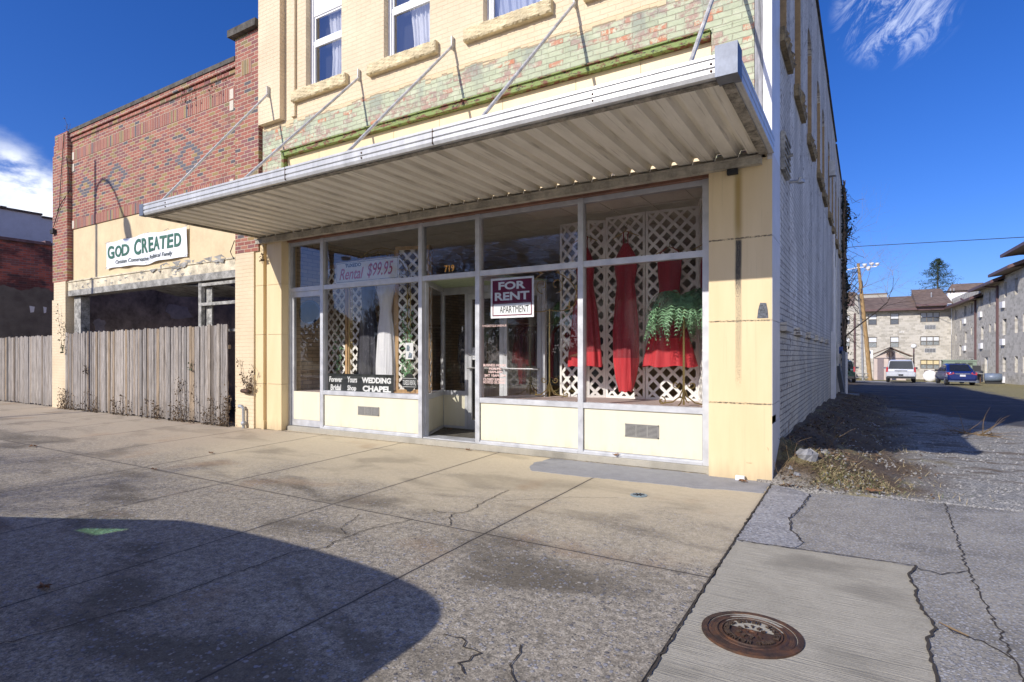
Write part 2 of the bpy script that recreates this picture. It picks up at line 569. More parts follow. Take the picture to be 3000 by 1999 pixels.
def m_concrete():
    m, N = newmat('sidewalk_concrete')
    p = N.pos(); x, y, z = N.xyz(p)
    wob = N.m('MULTIPLY', N.m('SUBTRACT', N.noise(p, 6, 3), .5), .016)
    # clean near the shop, dark and weathered toward the street
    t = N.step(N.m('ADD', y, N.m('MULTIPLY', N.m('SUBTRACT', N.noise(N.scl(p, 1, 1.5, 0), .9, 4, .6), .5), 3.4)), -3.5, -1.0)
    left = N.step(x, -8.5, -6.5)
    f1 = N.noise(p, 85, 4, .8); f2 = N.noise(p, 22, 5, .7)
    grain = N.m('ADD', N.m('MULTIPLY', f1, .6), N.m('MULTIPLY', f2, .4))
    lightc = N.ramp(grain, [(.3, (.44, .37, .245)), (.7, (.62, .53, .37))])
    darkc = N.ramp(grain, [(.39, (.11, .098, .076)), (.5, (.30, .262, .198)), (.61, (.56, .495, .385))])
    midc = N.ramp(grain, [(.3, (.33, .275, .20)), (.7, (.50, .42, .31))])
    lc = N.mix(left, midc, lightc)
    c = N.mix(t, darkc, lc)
    # soft dark patches, drawn out along x
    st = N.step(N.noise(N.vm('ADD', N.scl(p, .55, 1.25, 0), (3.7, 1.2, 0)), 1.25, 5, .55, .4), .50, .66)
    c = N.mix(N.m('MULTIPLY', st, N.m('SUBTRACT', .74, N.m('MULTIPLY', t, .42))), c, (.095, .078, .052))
    rs = N.step(N.noise(N.vm('ADD', p, (8, 2, 0)), .9, 4, .5), .58, .72)
    c = N.mix(N.m('MULTIPLY', rs, .35), c, (.33, .19, .09))
    # exposed aggregate: scattered stones in the worn area
    vd = N.vor(p, 26, 'F1', 0); vc = N.vor(p, 26, 'F1', 1)
    vr = N.xyz(vc)
    vd2 = N.vor(p, 48, 'F1', 0); vr2 = N.xyz(N.vor(p, 48, 'F1', 1))
    sel = N.m('MAXIMUM', N.m('MULTIPLY', N.step(vr[0], .74, .76), N.step(vd, .40, .26)), N.m('MULTIPLY', N.step(vr2[0], .62, .64), N.step(vd2, .42, .28)))
    sel = N.m('MULTIPLY', sel, N.m('SUBTRACT', 1, N.m('MULTIPLY', t, .93)))
    stone = N.ramp(vr[1], [(0, (.06, .06, .07)), (.35, (.20, .21, .25)), (.7, (.36, .37, .42)), (1, (.50, .46, .38))])
    c = N.mix(N.m('MULTIPLY', sel, .65), c, stone)
    # scored joints
    fx = N.m('FRACT', N.m('ADD', N.m('DIVIDE', N.m('ADD', x, wob), 1.742), .5))
    dx = N.m('MULTIPLY', N.m('ABSOLUTE', N.m('SUBTRACT', fx, .5)), 1.742)
    fy = N.m('FRACT', N.m('ADD', N.m('DIVIDE', N.m('ADD', y, wob), 2.83), .5))
    dy = N.m('MULTIPLY', N.m('ABSOLUTE', N.m('SUBTRACT', fy, .5)), 2.83)
    dy = N.m('ADD', dy, N.m('MULTIPLY', N.step(y, -.4, -.3), 1))
    j = N.step(N.m('MINIMUM', dx, dy), .009, .004)
    jd = N.m('MULTIPLY', N.step(N.m('MINIMUM', dx, dy), .05, .0), .25)
    c = N.mix(jd, c, (.12, .10, .08))
    c = N.mix(N.m('MULTIPLY', j, .85), c, (.035, .030, .026))
    h = N.m('ADD', N.m('MULTIPLY', f1, N.m('SUBTRACT', 1.1, N.m('MULTIPLY', t, .7))), N.m('ADD', N.m('MULTIPLY', j, -3), N.m('MULTIPLY', sel, .8)))
    return finish(m, N, c, .85, 0, N.bump(h, .8, .006))


def m_slab(name, a, b, brush=0, agg=0, scale=90):
    m, N = newmat(name)
    p = N.pos()
    f1 = N.noise(p, scale, 4, .75)
    f2 = N.noise(N.scl(p, 1, 1, 0), 1.7, 5, .6)
    f3 = N.noise(p, 9, 4)
    f = N.m('ADD', N.m('MULTIPLY', f1, .5), N.m('ADD', N.m('MULTIPLY', f2, .3), N.m('MULTIPLY', f3, .2)))
    c = N.ramp(f, [(.36, a), (.64, b)])
    st = N.step(N.noise(N.scl(p, .7, 1.3, 0), 1.3, 4), .52, .68)
    c = N.mix(N.m('MULTIPLY', st, .45), c, tuple(v * .4 for v in a))
    h = f1
    if brush:
        br = N.noise(N.scl(p, 3, 90, 1), 1, 2)
        h = N.m('ADD', N.m('MULTIPLY', br, 1.3), N.m('MULTIPLY', f1, .5))
        c = N.mix(N.m('MULTIPLY', N.step(br, .5, .7), .22), c, tuple(v * .5 for v in a))
    if agg:
        vd = N.vor(p, agg, 'F1', 0); vr = N.xyz(N.vor(p, agg, 'F1', 1))
        sel = N.step(vd, .52, .40)
        stone = N.ramp(vr[1], [(0, (.10, .10, .11)), (.4, (.26, .27, .30)), (1, (.56, .56, .58))])
        c = N.mix(N.m('MULTIPLY', sel, .6), c, stone)
        h = N.m('ADD', h, N.m('MULTIPLY', sel, 1.6))
    return finish(m, N, c, .88, 0, N.bump(h, .8, .006))


def m_ground():
    m, N = newmat('alley_ground')
    p = N.pos(); x, y, z = N.xyz(p)
    nb = N.m('SUBTRACT', N.noise(p, .9, 5, .6), .5)
    nf = N.noise(p, 60, 4, .75)
    vd = N.vor(p, 75, 'F1', 0); vr = N.xyz(N.vor(p, 75, 'F1', 1))
    grav = N.ramp(N.m('ADD', N.m('MULTIPLY', vr[0], .5), N.m('MULTIPLY', nf, .5)), [(.25, (.12, .115, .105)), (.5, (.27, .26, .235)), (.75, (.46, .44, .40))])
    asph = N.ramp(nf, [(.3, (.030, .032, .038)), (.7, (.085, .088, .10))])
    tr = N.step(N.noise(N.scl(p, .35, 1.4, 0), 1.1, 4), .5, .64)
    asph = N.mix(N.m('MULTIPLY', tr, .45), asph, (.15, .15, .165))
    litter = N.ramp(N.noise(N.scl(p, 1, 1, 0), 35, 5, .8), [(.35, (.035, .024, .015)), (.55, (.13, .085, .045)), (.7, (.28, .20, .12))])
    grass = N.ramp(N.noise(p, 14, 5, .75), [(.3, (.10, .11, .035)), (.5, (.25, .21, .09)), (.7, (.40, .33, .17))])
    pale = N.ramp(nf, [(.3, (.24, .24, .25)), (.7, (.38, .38, .39))])
    # asphalt drive: beyond a slanting edge and away from the wall
    e1 = N.m('ADD', N.m('SUBTRACT', y, N.m('MULTIPLY', N.m('SUBTRACT', 3.4, x), 1.9)), N.m('MULTIPLY', nb, 1.2))
    c = N.mix(N.step(e1, 7.7, 8.3), grav, asph)
    c = N.mix(N.step(N.m('ADD', y, N.m('MULTIPLY', nb, 4)), 44, 45), c, pale)
    lit = N.m('ADD', N.m('ADD', x, N.m('MULTIPLY', N.step(y, 12, 24), .9)), N.m('MULTIPLY', nb, 1.6))
    lm = N.m('MULTIPLY', N.step(lit, 1.75, 1.0), N.step(y, -.2, .3))
    thin = N.step(N.noise(N.scl(p, .5, 1.3, 0), 2.6, 5, .7), .50, .60)
    lm = N.m('MAXIMUM', lm, N.m('MULTIPLY', thin, N.m('MULTIPLY', N.step(x, 4.5, 2.0), N.m('MULTIPLY', N.step(y, .5, 2), .8))))
    lm = N.m('MULTIPLY', lm, N.step(y, 44, 36))
    c = N.mix(lm, c, litter)
    gx = N.m('ADD', x, N.m('MULTIPLY', nb, 2.2))
    gm = N.m('MULTIPLY', N.step(gx, 5.2, 5.8), N.step(y, 14, 18))
    gm = N.m('MAXIMUM', gm, N.m('MULTIPLY', N.step(N.m('ADD', y, N.m('MULTIPLY', nb, 3)), 49, 50), 1))
    tuft = N.m('MULTIPLY', N.step(N.noise(p, 1.9, 4), .58, .66), N.step(x, 2.2, 1.2))
    gm = N.m('MAXIMUM', gm, N.m('MULTIPLY', tuft, .6))
    gm = N.m('MAXIMUM', gm, N.step(x, -16.9, -17.3))
    c = N.mix(gm, c, grass)
    far = N.step(N.m('ABSOLUTE', N.m('SUBTRACT', y, 20)), 90, 100)
    c = N.mix(far, c, (.12, .14, .07))
    h = N.m('ADD', nf, N.m('MULTIPLY', N.step(vd, .5, .2), .8))
    return finish(m, N, c, .9, 0, N.bump(h, .7, .008))


def m_wood(name='weathered_wood'):
    m, N = newmat(name)
    p = N.pos(); x, y, z = N.xyz(p)
    at = N.n('ShaderNodeAttribute', attribute_name='tint').outputs['Fac']
    pv = N.comb(N.m('ADD', N.m('MULTIPLY', x, 26), N.m('MULTIPLY', at, 37)), N.m('MULTIPLY', y, 26), N.m('MULTIPLY', z, 1.3))
    gr = N.noise(pv, 2.2, 6, .7, .4)
    c = N.ramp(gr, [(.28, (.085, .065, .05)), (.45, (.27, .235, .195)), (.62, (.45, .40, .34)), (.8, (.62, .56, .47))])
    tone = N.ramp(at, [(0, (.50, .52, .57)), (.2, (.95, .97, 1.04)), (.4, (.70, .72, .78)), (.6, (1.05, 1.06, 1.10)), (.8, (.82, .80, .80)), (.92, (.85, .72, .56)), (1, (.42, .40, .40))])
    c = N.mix(1, c, tone, 'MULTIPLY')
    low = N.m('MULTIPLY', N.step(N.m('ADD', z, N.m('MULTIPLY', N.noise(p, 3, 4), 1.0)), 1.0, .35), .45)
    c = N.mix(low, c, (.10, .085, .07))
    return finish(m, N, c, .85, 0, N.bump(gr, .6, .006))


def m_glass(name, tint=(.985, .99, .985), refl=.008, gain=1.45):
    m, N = newmat(name)
    tr = N.n('ShaderNodeBsdfTransparent'); tr.inputs[0].default_value = tint + (1,)
    gl = N.n('ShaderNodeBsdfGlossy'); gl.inputs['Roughness'].default_value = .004
    gl.inputs[0].default_value = (.95, .97, 1, 1)
    p = N.pos()
    nb = N.bump(N.noise(p, 1.4, 2), .05, .02)
    N.l(gl.inputs['Normal'], nb)
    lw = N.n('ShaderNodeFresnel'); lw.inputs[0].default_value = 1.5
    f = N.m('ADD', N.m('MULTIPLY', lw.outputs[0], gain), refl, clamp=True)
    # window dust
    df = N.n('ShaderNodeBsdfDiffuse'); df.inputs[0].default_value = (.6, .58, .55, 1)
    sp = N.step(N.noise(p, 150, 3, .7), .68, .76)
    dust = N.m('ADD', N.m('MULTIPLY', sp, .18), N.m('MULTIPLY', N.step(N.noise(N.scl(p, 3, 3, .6), 2, 5), .45, .8), .035))
    ms = N.n('ShaderNodeMixShader'); N.l(ms.inputs[0], f)
    N.nt.links.new(tr.outputs[0], ms.inputs[1]); N.nt.links.new(gl.outputs[0], ms.inputs[2])
    m2 = N.n('ShaderNodeMixShader'); N.l(m2.inputs[0], dust)
    N.nt.links.new(ms.outputs[0], m2.inputs[1]); N.nt.links.new(df.outputs[0], m2.inputs[2])
    o = N.n('ShaderNodeOutputMaterial'); N.nt.links.new(m2.outputs[0], o.inputs[0])
    return m


def m_panel(name, a, b, streak=None, runs=.28):
    """smooth painted cladding, lightly soiled, optional dark run-off streak at x = streak"""
    m, N = newmat(name)
    p = N.pos(); x, y, z = N.xyz(p)
    n = N.noise(N.scl(p, 3, 3, .6), 1.3, 5)
    c = N.ramp(n, [(.3, a), (.7, b)])
    sp = N.m('MULTIPLY', N.step(N.noise(p, 75, 2, .5), .735, .76), N.step(N.noise(p, 2, 3), .45, .6))
    c = N.mix(N.m('MULTIPLY', sp, .8), c, (.16, .11, .07))
    foot = N.m('MULTIPLY', N.step(N.m('ADD', z, N.m('MULTIPLY', N.noise(N.scl(p, 6, 6, 1), 2, 5), .35)), .42, .12), .5)
    c = N.mix(foot, c, (.36, .28, .17))
    run = N.m('MULTIPLY', N.step(N.noise(N.scl(p, 34, 34, 1.1), 1, 5), .56, .74), runs)
    c = N.mix(run, c, (.46, .37, .22))
    if streak is not None:
        d = N.m('ABSOLUTE', N.m('SUBTRACT', N.m('ADD', x, N.m('MULTIPLY', N.m('SUBTRACT', N.noise(N.scl(p, 1, 1, .5), 3, 3), .5), .03)), streak))
        speck = N.noise(p, 110, 3, .8)
        band = N.m('MULTIPLY', N.step(d, .042, .018), N.step(z, .95, 1.15))
        dens = N.m('ADD', .30, N.m('MULTIPLY', N.m('MULTIPLY', N.step(z, 1.9, 2.3), N.step(z, 2.62, 2.58)), .45))
        blk = N.m('MULTIPLY', band, N.m('GREATER_THAN', N.m('ADD', speck, N.m('MULTIPLY', dens, .34)), .66))
        blk = N.m('MULTIPLY', blk, N.step(z, 2.62, 2.58))
        c = N.mix(N.m('MULTIPLY', N.m('MULTIPLY', band, .35), N.step(z, .9, 1.6)), c, (.32, .24, .14))
        rust = N.m('MULTIPLY', N.step(d, .065, .0), N.m('MULTIPLY', N.step(z, 2.45, 2.8), N.step(z, 3.5, 3.2)))
        c = N.mix(N.m('MULTIPLY', rust, .75), c, (.33, .21, .035))
        c = N.mix(blk, c, (.025, .022, .018))
        for zz in (2.614, 1.717, .825):
            e = N.m('ABSOLUTE', N.m('SUBTRACT', z, N.m('ADD', zz, N.m('MULTIPLY', N.m('SUBTRACT', N.noise(p, 7, 2), .5), .012))))
            c = N.mix(N.m('MULTIPLY', N.step(e, .013, .004), N.m('MULTIPLY', N.step(N.noise(p, 35, 3, .7), .42, .55), .85)), c, (.06, .045, .03))
    return finish(m, N, c, .5, 0, N.bump(N.noise(p, 6, 3), .12, .01))


def m_metal_frame():
    m, N = newmat('aluminium_frame')
    p = N.pos()
    n = N.noise(N.scl(p, 2, 2, 2), 3, 5)
    c = N.ramp(n, [(.3, (.46, .47, .49)), (.7, (.62, .63, .65))])
    sp = N.step(N.noise(p, 90, 3, .7), .66, .72)
    c = N.mix(N.m('MULTIPLY', sp, .4), c, (.2, .18, .16))
    return finish(m, N, c, N.ramp(n, [(.3, .38), (.7, .55)]), .35, N.bump(N.noise(p, 40, 3), .08, .003))


def m_fascia():
    m, N = newmat('white_fascia_paint')
    p = N.pos()
    n = N.noise(N.scl(p, 5, 5, 1), 1.6, 6, .7)
    c = N.ramp(n, [(.3, (.44, .44, .43)), (.65, (.63, .63, .62))])
    st = N.m('MULTIPLY', N.step(N.noise(N.scl(p, 30, 30, 2), 1, 4), .62, .75), .3)
    c = N.mix(st, c, (.40, .39, .37))
    rs = N.step(N.vor(p, 1.4, 'F1', 0), .06, .02)
    c = N.mix(N.m('MULTIPLY', rs, .7), c, (.35, .18, .07))
    return finish(m, N, c, .35, .1, N.bump(n, .05, .003))


def m_deck():
    m, N = newmat('awning_deck_paint')
    p = N.pos()
    x, y, z = N.xyz(p)
    n = N.noise(N.scl(p, 4, .8, 1), 1.6, 6, .65)
    c = N.ramp(n, [(.3, (.66, .62, .53)), (.7, (.84, .80, .70))])
    st = N.m('MULTIPLY', N.step(N.noise(N.scl(p, 60, 1.5, 1), 1, 4), .56, .72), .5)
    c = N.mix(st, c, (.26, .23, .17))
    near = N.m('MULTIPLY', N.step(y, -.45, 0), N.m('MULTIPLY', N.noise(p, 12, 4), .8))
    c = N.mix(near, c, (.20, .17, .12))
    return finish(m, N, c, .5, 0, N.bump(n, .05, .003))


def m_lintel():
    m, N = newmat('peeling_green_steel')
    p = N.pos()
    n = N.noise(N.scl(p, 1, 1, 3), 6, 6, .75)
    c = N.mix(N.step(n, .50, .56), (.20, .27, .075), (.16, .055, .03))
    n2 = N.noise(N.scl(p, 1, 1, 2), 15, 5, .7)
    c = N.mix(N.step(n2, .57, .62), c, (.035, .03, .02))
    return finish(m, N, c, .7, 0, N.bump(n, .6, .01))


def m_rust():
    m, N = newmat('rusty_iron')
    p = N.pos()
    n = N.noise(p, 16, 4, .6)
    c = N.ramp(n, [(.30, (.030, .020, .016)), (.50, (.075, .040, .026)), (.64, (.13, .058, .028)), (.80, (.22, .09, .03))])
    return finish(m, N, c, .62, .25, N.bump(N.noise(p, 120, 4, .7), .5, .004))


def m_shingle():
    m, N = newmat('brown_roof_shingle')
    p = N.pos(); x, y, z = N.xyz(p)
    mask, rv, rc = brickpat(N, N.m('ADD', x, y), z, .28, .07, .012, .006)
    c = N.ramp(N.m('ADD', N.m('MULTIPLY', rv, .5), N.m('MULTIPLY', N.noise(p, 1.2, 4), .5)), [(.2, (.12, .082, .064)), (.8, (.23, .165, .13))])
    c = N.mix(N.m('MULTIPLY', mask, .4), c, (.05, .035, .03))
    return finish(m, N, c, .9, 0, N.bump(mask, -.3, .01))


def m_paint(name, c, metal=.3, rough=.28):
    m, N = newmat(name)
    return finish(m, N, c, rough, metal, None, Coat_Weight=.8, Coat_Roughness=.06)


def m_cloth(name, a, b, spark=0, sheen=.3):
    m, N = newmat(name)
    p = N.pos()
    n = N.noise(N.scl(p, 9, 9, 1), 2, 4)
    c = N.ramp(n, [(.3, a), (.7, b)])
    if spark:
        v = N.noise(p, 160, 2, .5)
        c = N.mix(N.m('MULTIPLY', N.step(v, .64, .68), spark), c, (.75, .7, .7))
    return finish(m, N, c, .6, 0, N.bump(N.noise(p, 70, 3), .25, .004), Sheen_Weight=sheen)


M_CREAM = m_cream_brick()
M_GREEN = m_green_brick()
M_RED = m_red_brick('multi_red_brick')
M_REDY = m_red_brick('multi_red_brick_side', axis='y')
M_SOLD = m_red_brick('soldier_red_brick', soldier=True)
M_DARKB = m_red_brick('sooty_dark_brick', axis='y', dark=1)
M_WHITE = m_white_brick()
M_BLOCK = m_block()
M_BLOCK2 = m_block(.22)
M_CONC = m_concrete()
M_CURB = m_slab('curb_concrete', (.28, .26, .21), (.47, .44, .37))
M_PATCH = m_slab('grey_mortar_patch', (.22, .22, .225), (.36, .36, .365))
M_APRON = m_slab('old_apron_concrete', (.19, .175, .145), (.42, .39, .33), agg=60)
M_PANEL = m_slab('brushed_new_concrete', (.29, .265, .205), (.46, .425, .335), brush=1)
M_GPATCH = m_slab('gravelly_patch', (.22, .215, .21), (.44, .43, .42), agg=38)
M_GROUND = m_ground()
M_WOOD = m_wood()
M_GLASS = m_glass('shop_glass')
M_GLASS2 = m_glass('upper_glass', refl=.12, gain=2.0)
M_PIER = m_panel('cream_clad_panel_stained', (.66, .51, .29), (.73, .58, .35), streak=-.34)
M_CLAD = m_panel('cream_clad_panel', (.68, .53, .30), (.75, .60, .36))
M_KICK = m_panel('ivory_kick_panel', (.66, .62, .47), (.71, .675, .53), runs=.06)
M_ALU = m_metal_frame()
M_FASC = m_fascia()
M_DECK = m_deck()
M_LINT = m_lintel()
M_RUST = m_rust()
M_SHING = m_shingle()
M_STONE = plain('painted_rock_sill', (.66, .55, .34), .85, var=.25, scale=7, bump=.5, bscale=22)
M_STONEG = plain('grey_rock_sill', (.30, .23, .13), .9, var=.5, scale=9, bump=1.0, bscale=22)
M_STUCCO = plain('cream_stucco', (.68, .54, .33), .85, var=.10, scale=2.5, bump=.35, bscale=40)
M_PEEL = plain('peeling_cream_board', (.66, .58, .42), .85, var=.35, scale=5, bump=.6, bscale=30)
M_GREYWOOD = plain('grey_bare_board', (.34, .33, .30), .85, var=.5, scale=6, bump=.5, bscale=30)
M_COPING = plain('dark_coping', (.10, .09, .075), .9, var=.5, scale=6, bump=.8, bscale=30)
M_CLAYCOP = plain('mauve_coping', (.20, .12, .12), .7, var=.3)
M_WHITEP = plain('white_window_frame', (.80, .80, .81), .35, var=.04)
M_WHITEM = plain('white_metal_trim', (.70, .70, .72), .4, var=.10, scale=3)
M_CAP = plain('dull_lead_cap', (.15, .17, .215), .5, .3, var=.15)
M_DARK = plain('dark_void', (.02, .02, .022), .9, var=.1)
M_INT = plain('dim_interior_paint', (.74, .71, .64), .8, var=.1, scale=2)
M_CEIL = plain('ceiling_tile', (.68, .63, .55), .9, var=.1, scale=3)
M_CARPET = plain('dusty_pink_carpet', (.55, .43, .40), .95, var=.15, scale=20)
M_LATT = plain('white_lattice', (.88, .86, .82), .55, var=.05)
M_PINE = plain('pine_post', (.55, .35, .17), .6, var=.25, scale=5, stretch=(6, 6, .6))
M_BRASS = plain('antique_brass', (.42, .32, .13), .35, .8, var=.2)
M_TAN = plain('bricked_recess_tan', (.42, .30, .17), .9, var=.2, scale=12, bump=.8, bscale=14)
M_BROWN = plain('brown_eave_metal', (.12, .065, .065), .5, var=.15, scale=2)
M_SOFFIT = plain('brown_soffit', (.18, .13, .10), .7, var=.2)
M_BRONZE = plain('bronze_frame', (.16, .13, .10), .5, var=.1)
M_BLIND = plain('window_blind', (.62, .64, .66), .6, var=.08)
M_WINDK = plain('dark_window_glass', (.08, .09, .11), .08, var=.2, spec=.9)
M_POLE = plain('pine_pole', (.42, .27, .12), .8, var=.45, scale=3, stretch=(8, 8, .4))
M_GREYP = plain('grey_board', (.42, .39, .34), .8, var=.2)
M_BLUEG = plain('blue_grey_render', (.46, .52, .58), .85, var=.10, scale=1.2)
M_STEEL = plain('galvanised_steel', (.46, .47, .48), .45, .6, var=.2)
M_GALVS = plain('stay_rod_paint', (.58, .57, .54), .5, .2, var=.3, scale=9)
M_BLACKM = plain('black_rubber', (.02, .02, .022), .7, var=.1)
M_LEAFD = plain('dry_leaf', (.26, .13, .06), .8, var=.5, scale=30)
M_IVY = plain('ivy_leaf', (.055, .075, .025), .6, var=.6, scale=9)
M_IVYD = plain('withered_ivy_leaf', (.11, .07, .035), .8, var=.7, scale=11)
M_STEM = plain('vine_stem', (.17, .12, .08), .9, var=.3)
M_BARK = plain('tree_bark', (.10, .085, .07), .9, var=.4, scale=6)
M_BARKW = plain('pale_twig', (.26, .17, .10), .9, var=.3)
M_FERN = plain('fern_green', (.24, .46, .24), .5, var=.5, scale=16)
M_FIR = plain('fir_needle', (.030, .055, .020), .8, var=.6, scale=3)
M_TWIG = plain('dry_twig', (.20, .135, .07), .9, var=.3)
M_STRAW = plain('dead_grass', (.50, .40, .21), .9, var=.4, scale=20)
M_GRASS = plain('grass_blade', (.13, .17, .045), .8, var=.4, scale=20)
M_ROCK = plain('broken_concrete', (.24, .24, .25), .9, var=.35, scale=12, bump=.9, bscale=40)
M_BLACK = plain('sign_black', (.022, .025, .024), .45, var=.2)
M_SWHITE = plain('sign_white', (.80, .80, .80), .4, var=.03)
M_MAROON = plain('sign_maroon', (.20, .012, .055), .4, var=.05)
M_DGREEN = plain('banner_green', (.035, .13, .085), .6, var=.1)
M_DGREY = plain('banner_grey_ink', (.12, .14, .14), .6, var=.1)
M_NAVY = plain('sign_navy', (.04, .07, .14), .5, var=.1)
M_REDINK = plain('sign_red_ink', (.42, .02, .07), .5, var=.1)
M_GOLD = plain('decal_gold', (.75, .38, .08), .5, var=.08)
M_DECALW = plain('decal_faded_pink', (.75, .55, .50), .6, var=.1)
M_VINYL = m_cloth('banner_vinyl', (.72, .74, .76), (.84, .85, .86), sheen=0)
M_TIRE = plain('tyre', (.025, .025, .027), .8, var=.1)
M_TAIL = plain('tail_lamp_red', (.42, .02, .03), .2, var=.1, spec=.8)
M_PLATE = plain('licence_plate', (.62, .62, .68), .5, var=.1)
M_SUVW = m_paint('silver_white_paint', (.60, .62, .66), .25)
M_SEDB = m_paint('dark_blue_paint', (.010, .028, .17), .35)
M_JEEPG = m_paint('dark_green_paint', (.012, .03, .028), .2)
M_CARGL = plain('car_glass', (.018, .02, .024), .06, var=.1, spec=1.0)
M_CHROME = plain('chrome_trim', (.6, .6, .62), .2, .9, var=.05)
M_DUMP = plain('pale_green_steel', (.20, .26, .20), .6, var=.15)


def m_interior_brick():
    m, N = newmat('tan_interior_brick')
    p = N.pos(); x, y, z = N.xyz(p)
    mask, rv, rc = brickpat(N, N.m('ADD', x, y), z, .22, .072, .012)
    c = N.ramp(rv, [(0, (.36, .28, .19)), (1, (.50, .40, .28))])
    c = N.mix(mask, c, (.22, .18, .13))
    return finish(m, N, c, .8, 0, N.bump(mask, -.5, .008))


M_TANB = m_interior_brick()
# ================================================================ setting: ground sheets
def ground():
    xs = [-160, -110, -80, -60, -45, -35, -28, -24, -20, -17.3] + list(np.arange(-16, -.3, 1.0)) + list(np.arange(-.3, 6.01, .15)) + [6.5, 7, 8, 9, 10, 12, 14, 17, 22, 30, 45, 70, 110, 160]
    ys = [-160, -100, -60, -40, -30, -22, -16, -12, -10, -8.2, -8.1, -7, -5, -3, -1.5, -.2] + list(np.arange(-.05, 24.1, .2)) + list(np.arange(25, 80, 2.)) + [85, 95, 110, 140, 200, 300, 500]
    rnd = random.Random(3)
    vs = []
    for y in ys:
        for x in xs:
            z = g(x, y)
            if y < -.1: z -= .06
            if y < -8.05: z = -.40
            if 0 < y < 24 and -.4 < x < 6: z += rnd.uniform(-.012, .012) + (.025 * math.sin(x * 5 + y * 3) if x < 1.2 else 0)
            if -17 < x < -.2 and y > .1: z = -.45
            vs.append((x, y, z))
    n = len(xs)
    fs = [(j * n + i, j * n + i + 1, (j + 1) * n + i + 1, (j + 1) * n + i) for j in range(len(ys) - 1) for i in range(n - 1)]
    m = MB(); m.add(vs, fs)
    tag(m.build('ground', M_GROUND), kind='structure')


ground()


def sg(x, y): return max(.025 * y, -.19) if y < 0 else 0.0


def sheet(name, poly, off, mat, thick=.03, jag=0, seed=1, kind='structure'):
    r = random.Random(seed)
    pts = []
    for (a, b) in zip(poly, poly[1:] + poly[:1]):
        k = max(1, int(math.dist(a, b) / .05)) if jag else 1
        for i in range(k):
            t = i / k
            j = jag if 0 < i else 0
            pts.append((a[0] + (b[0] - a[0]) * t + r.gauss(0, 1) * j, a[1] + (b[1] - a[1]) * t + r.gauss(0, 1) * j))
    m = MB()
    m.prism(pts, lambda x, y: sg(x, y) + off - thick, lambda x, y: sg(x, y) + off)
    return tag(m.build(name, mat), kind=kind)


m = MB()
m.box(-40, -.0, -8, .05, -.6, -.4)
ysl = list(np.arange(-8, .01, 1.0)) + [.32]
for a, b in zip(ysl, ysl[1:]):
    m.quad((-40, a, sg(0, a)), (-.01, a, sg(0, a)), (-.01, b, sg(0, b)), (-40, b, sg(0, b)))
m.quad((-.01, -8, -.5), (-.01, .05, -.5), (-.01, .05, 0), (-.01, -8, -.19))
m.quad((-40, -8, -.5), (-.01, -8, -.5), (-.01, -8, -.19), (-40, -8, -.19))
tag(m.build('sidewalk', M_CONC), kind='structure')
sheet('apron', [(.006, -7.9), (12, -7.9), (12, -.02), (2.0, -.08), (1.46, -.09), (.61, -.17), (.30, -.30), (.006, -.10)], -.006, M_APRON, jag=.006, seed=4)
sheet('concrete_panel', [(.005, -7.85), (1.12, -7.85), (1.16, -4.4), (1.11, -3.49), (1.10, -3.1), (1.15, -2.92), (1.09, -2.6), (1.10, -2.41), (1.07, -2.2), (1.12, -1.98), (.6, -2.0), (.005, -2.04)], .0, M_PANEL, jag=.004, seed=5)
sheet('gravel_patch', [(.006, -2.03), (.006, -.10), (.16, -.13), (.38, -.32), (.36, -.6), (.33, -1.01), (.29, -1.25), (.33, -1.55), (.44, -1.85), (.40, -1.99)], .003, M_GPATCH, jag=.007, seed=6)
sheet('mortar_patch', [(-2.64, -.54), (-2.72, -.3), (-2.66, -.17), (-2.66, .06), (-.02, .06), (-.02, -.50), (-.35, -.53), (-.59, -.61), (-1.0, -.62), (-1.48, -.66), (-1.9, -.69), (-2.5, -.71)], .004, M_PATCH, jag=.008, seed=7)

# street behind the camera and its far side
m = MB(); m.box(-160, 160, -20, -8.02, -.5, -.36)
tag(m.build('road', m_slab('road_asphalt', (.035, .036, .04), (.075, .075, .08), agg=60)), kind='structure')
m = MB(); m.box(-160, 160, -23, -20.01, -.5, -.22)
tag(m.build('far_sidewalk', M_CURB), kind='structure')


# cracks and open joints in the paving
def ribbon(m, pts, w, off=.006, seed=0):
    r = random.Random(seed)
    P = []
    for a, b in zip(pts, pts[1:]):
        k = max(2, int(math.dist(a, b) / .035))
        for i in range(k):
            t = i / k
            P.append((a[0] + (b[0] - a[0]) * t + r.gauss(0, .005 if w > .01 else .008), a[1] + (b[1] - a[1]) * t + r.gauss(0, .005 if w > .01 else .008)))
    P.append(pts[-1])
    for i, (a, b) in enumerate(zip(P, P[1:])):
        dx, dy = b[0] - a[0], b[1] - a[1]; L = math.hypot(dx, dy) or 1
        nx, ny = -dy / L, dx / L
        wa = w * (.5 + .8 * abs(math.sin(i * 1.7 + seed))) / 2; wb = w * (.5 + .8 * abs(math.sin((i + 1) * 1.7 + seed))) / 2
        m.quad((a[0] - nx * wa, a[1] - ny * wa, sg(*a) + off), (b[0] - nx * wb, b[1] - ny * wb, sg(*b) + off), (b[0] + nx * wb, b[1] + ny * wb, sg(*b) + off), (a[0] + nx * wa, a[1] + ny * wa, sg(*a) + off))


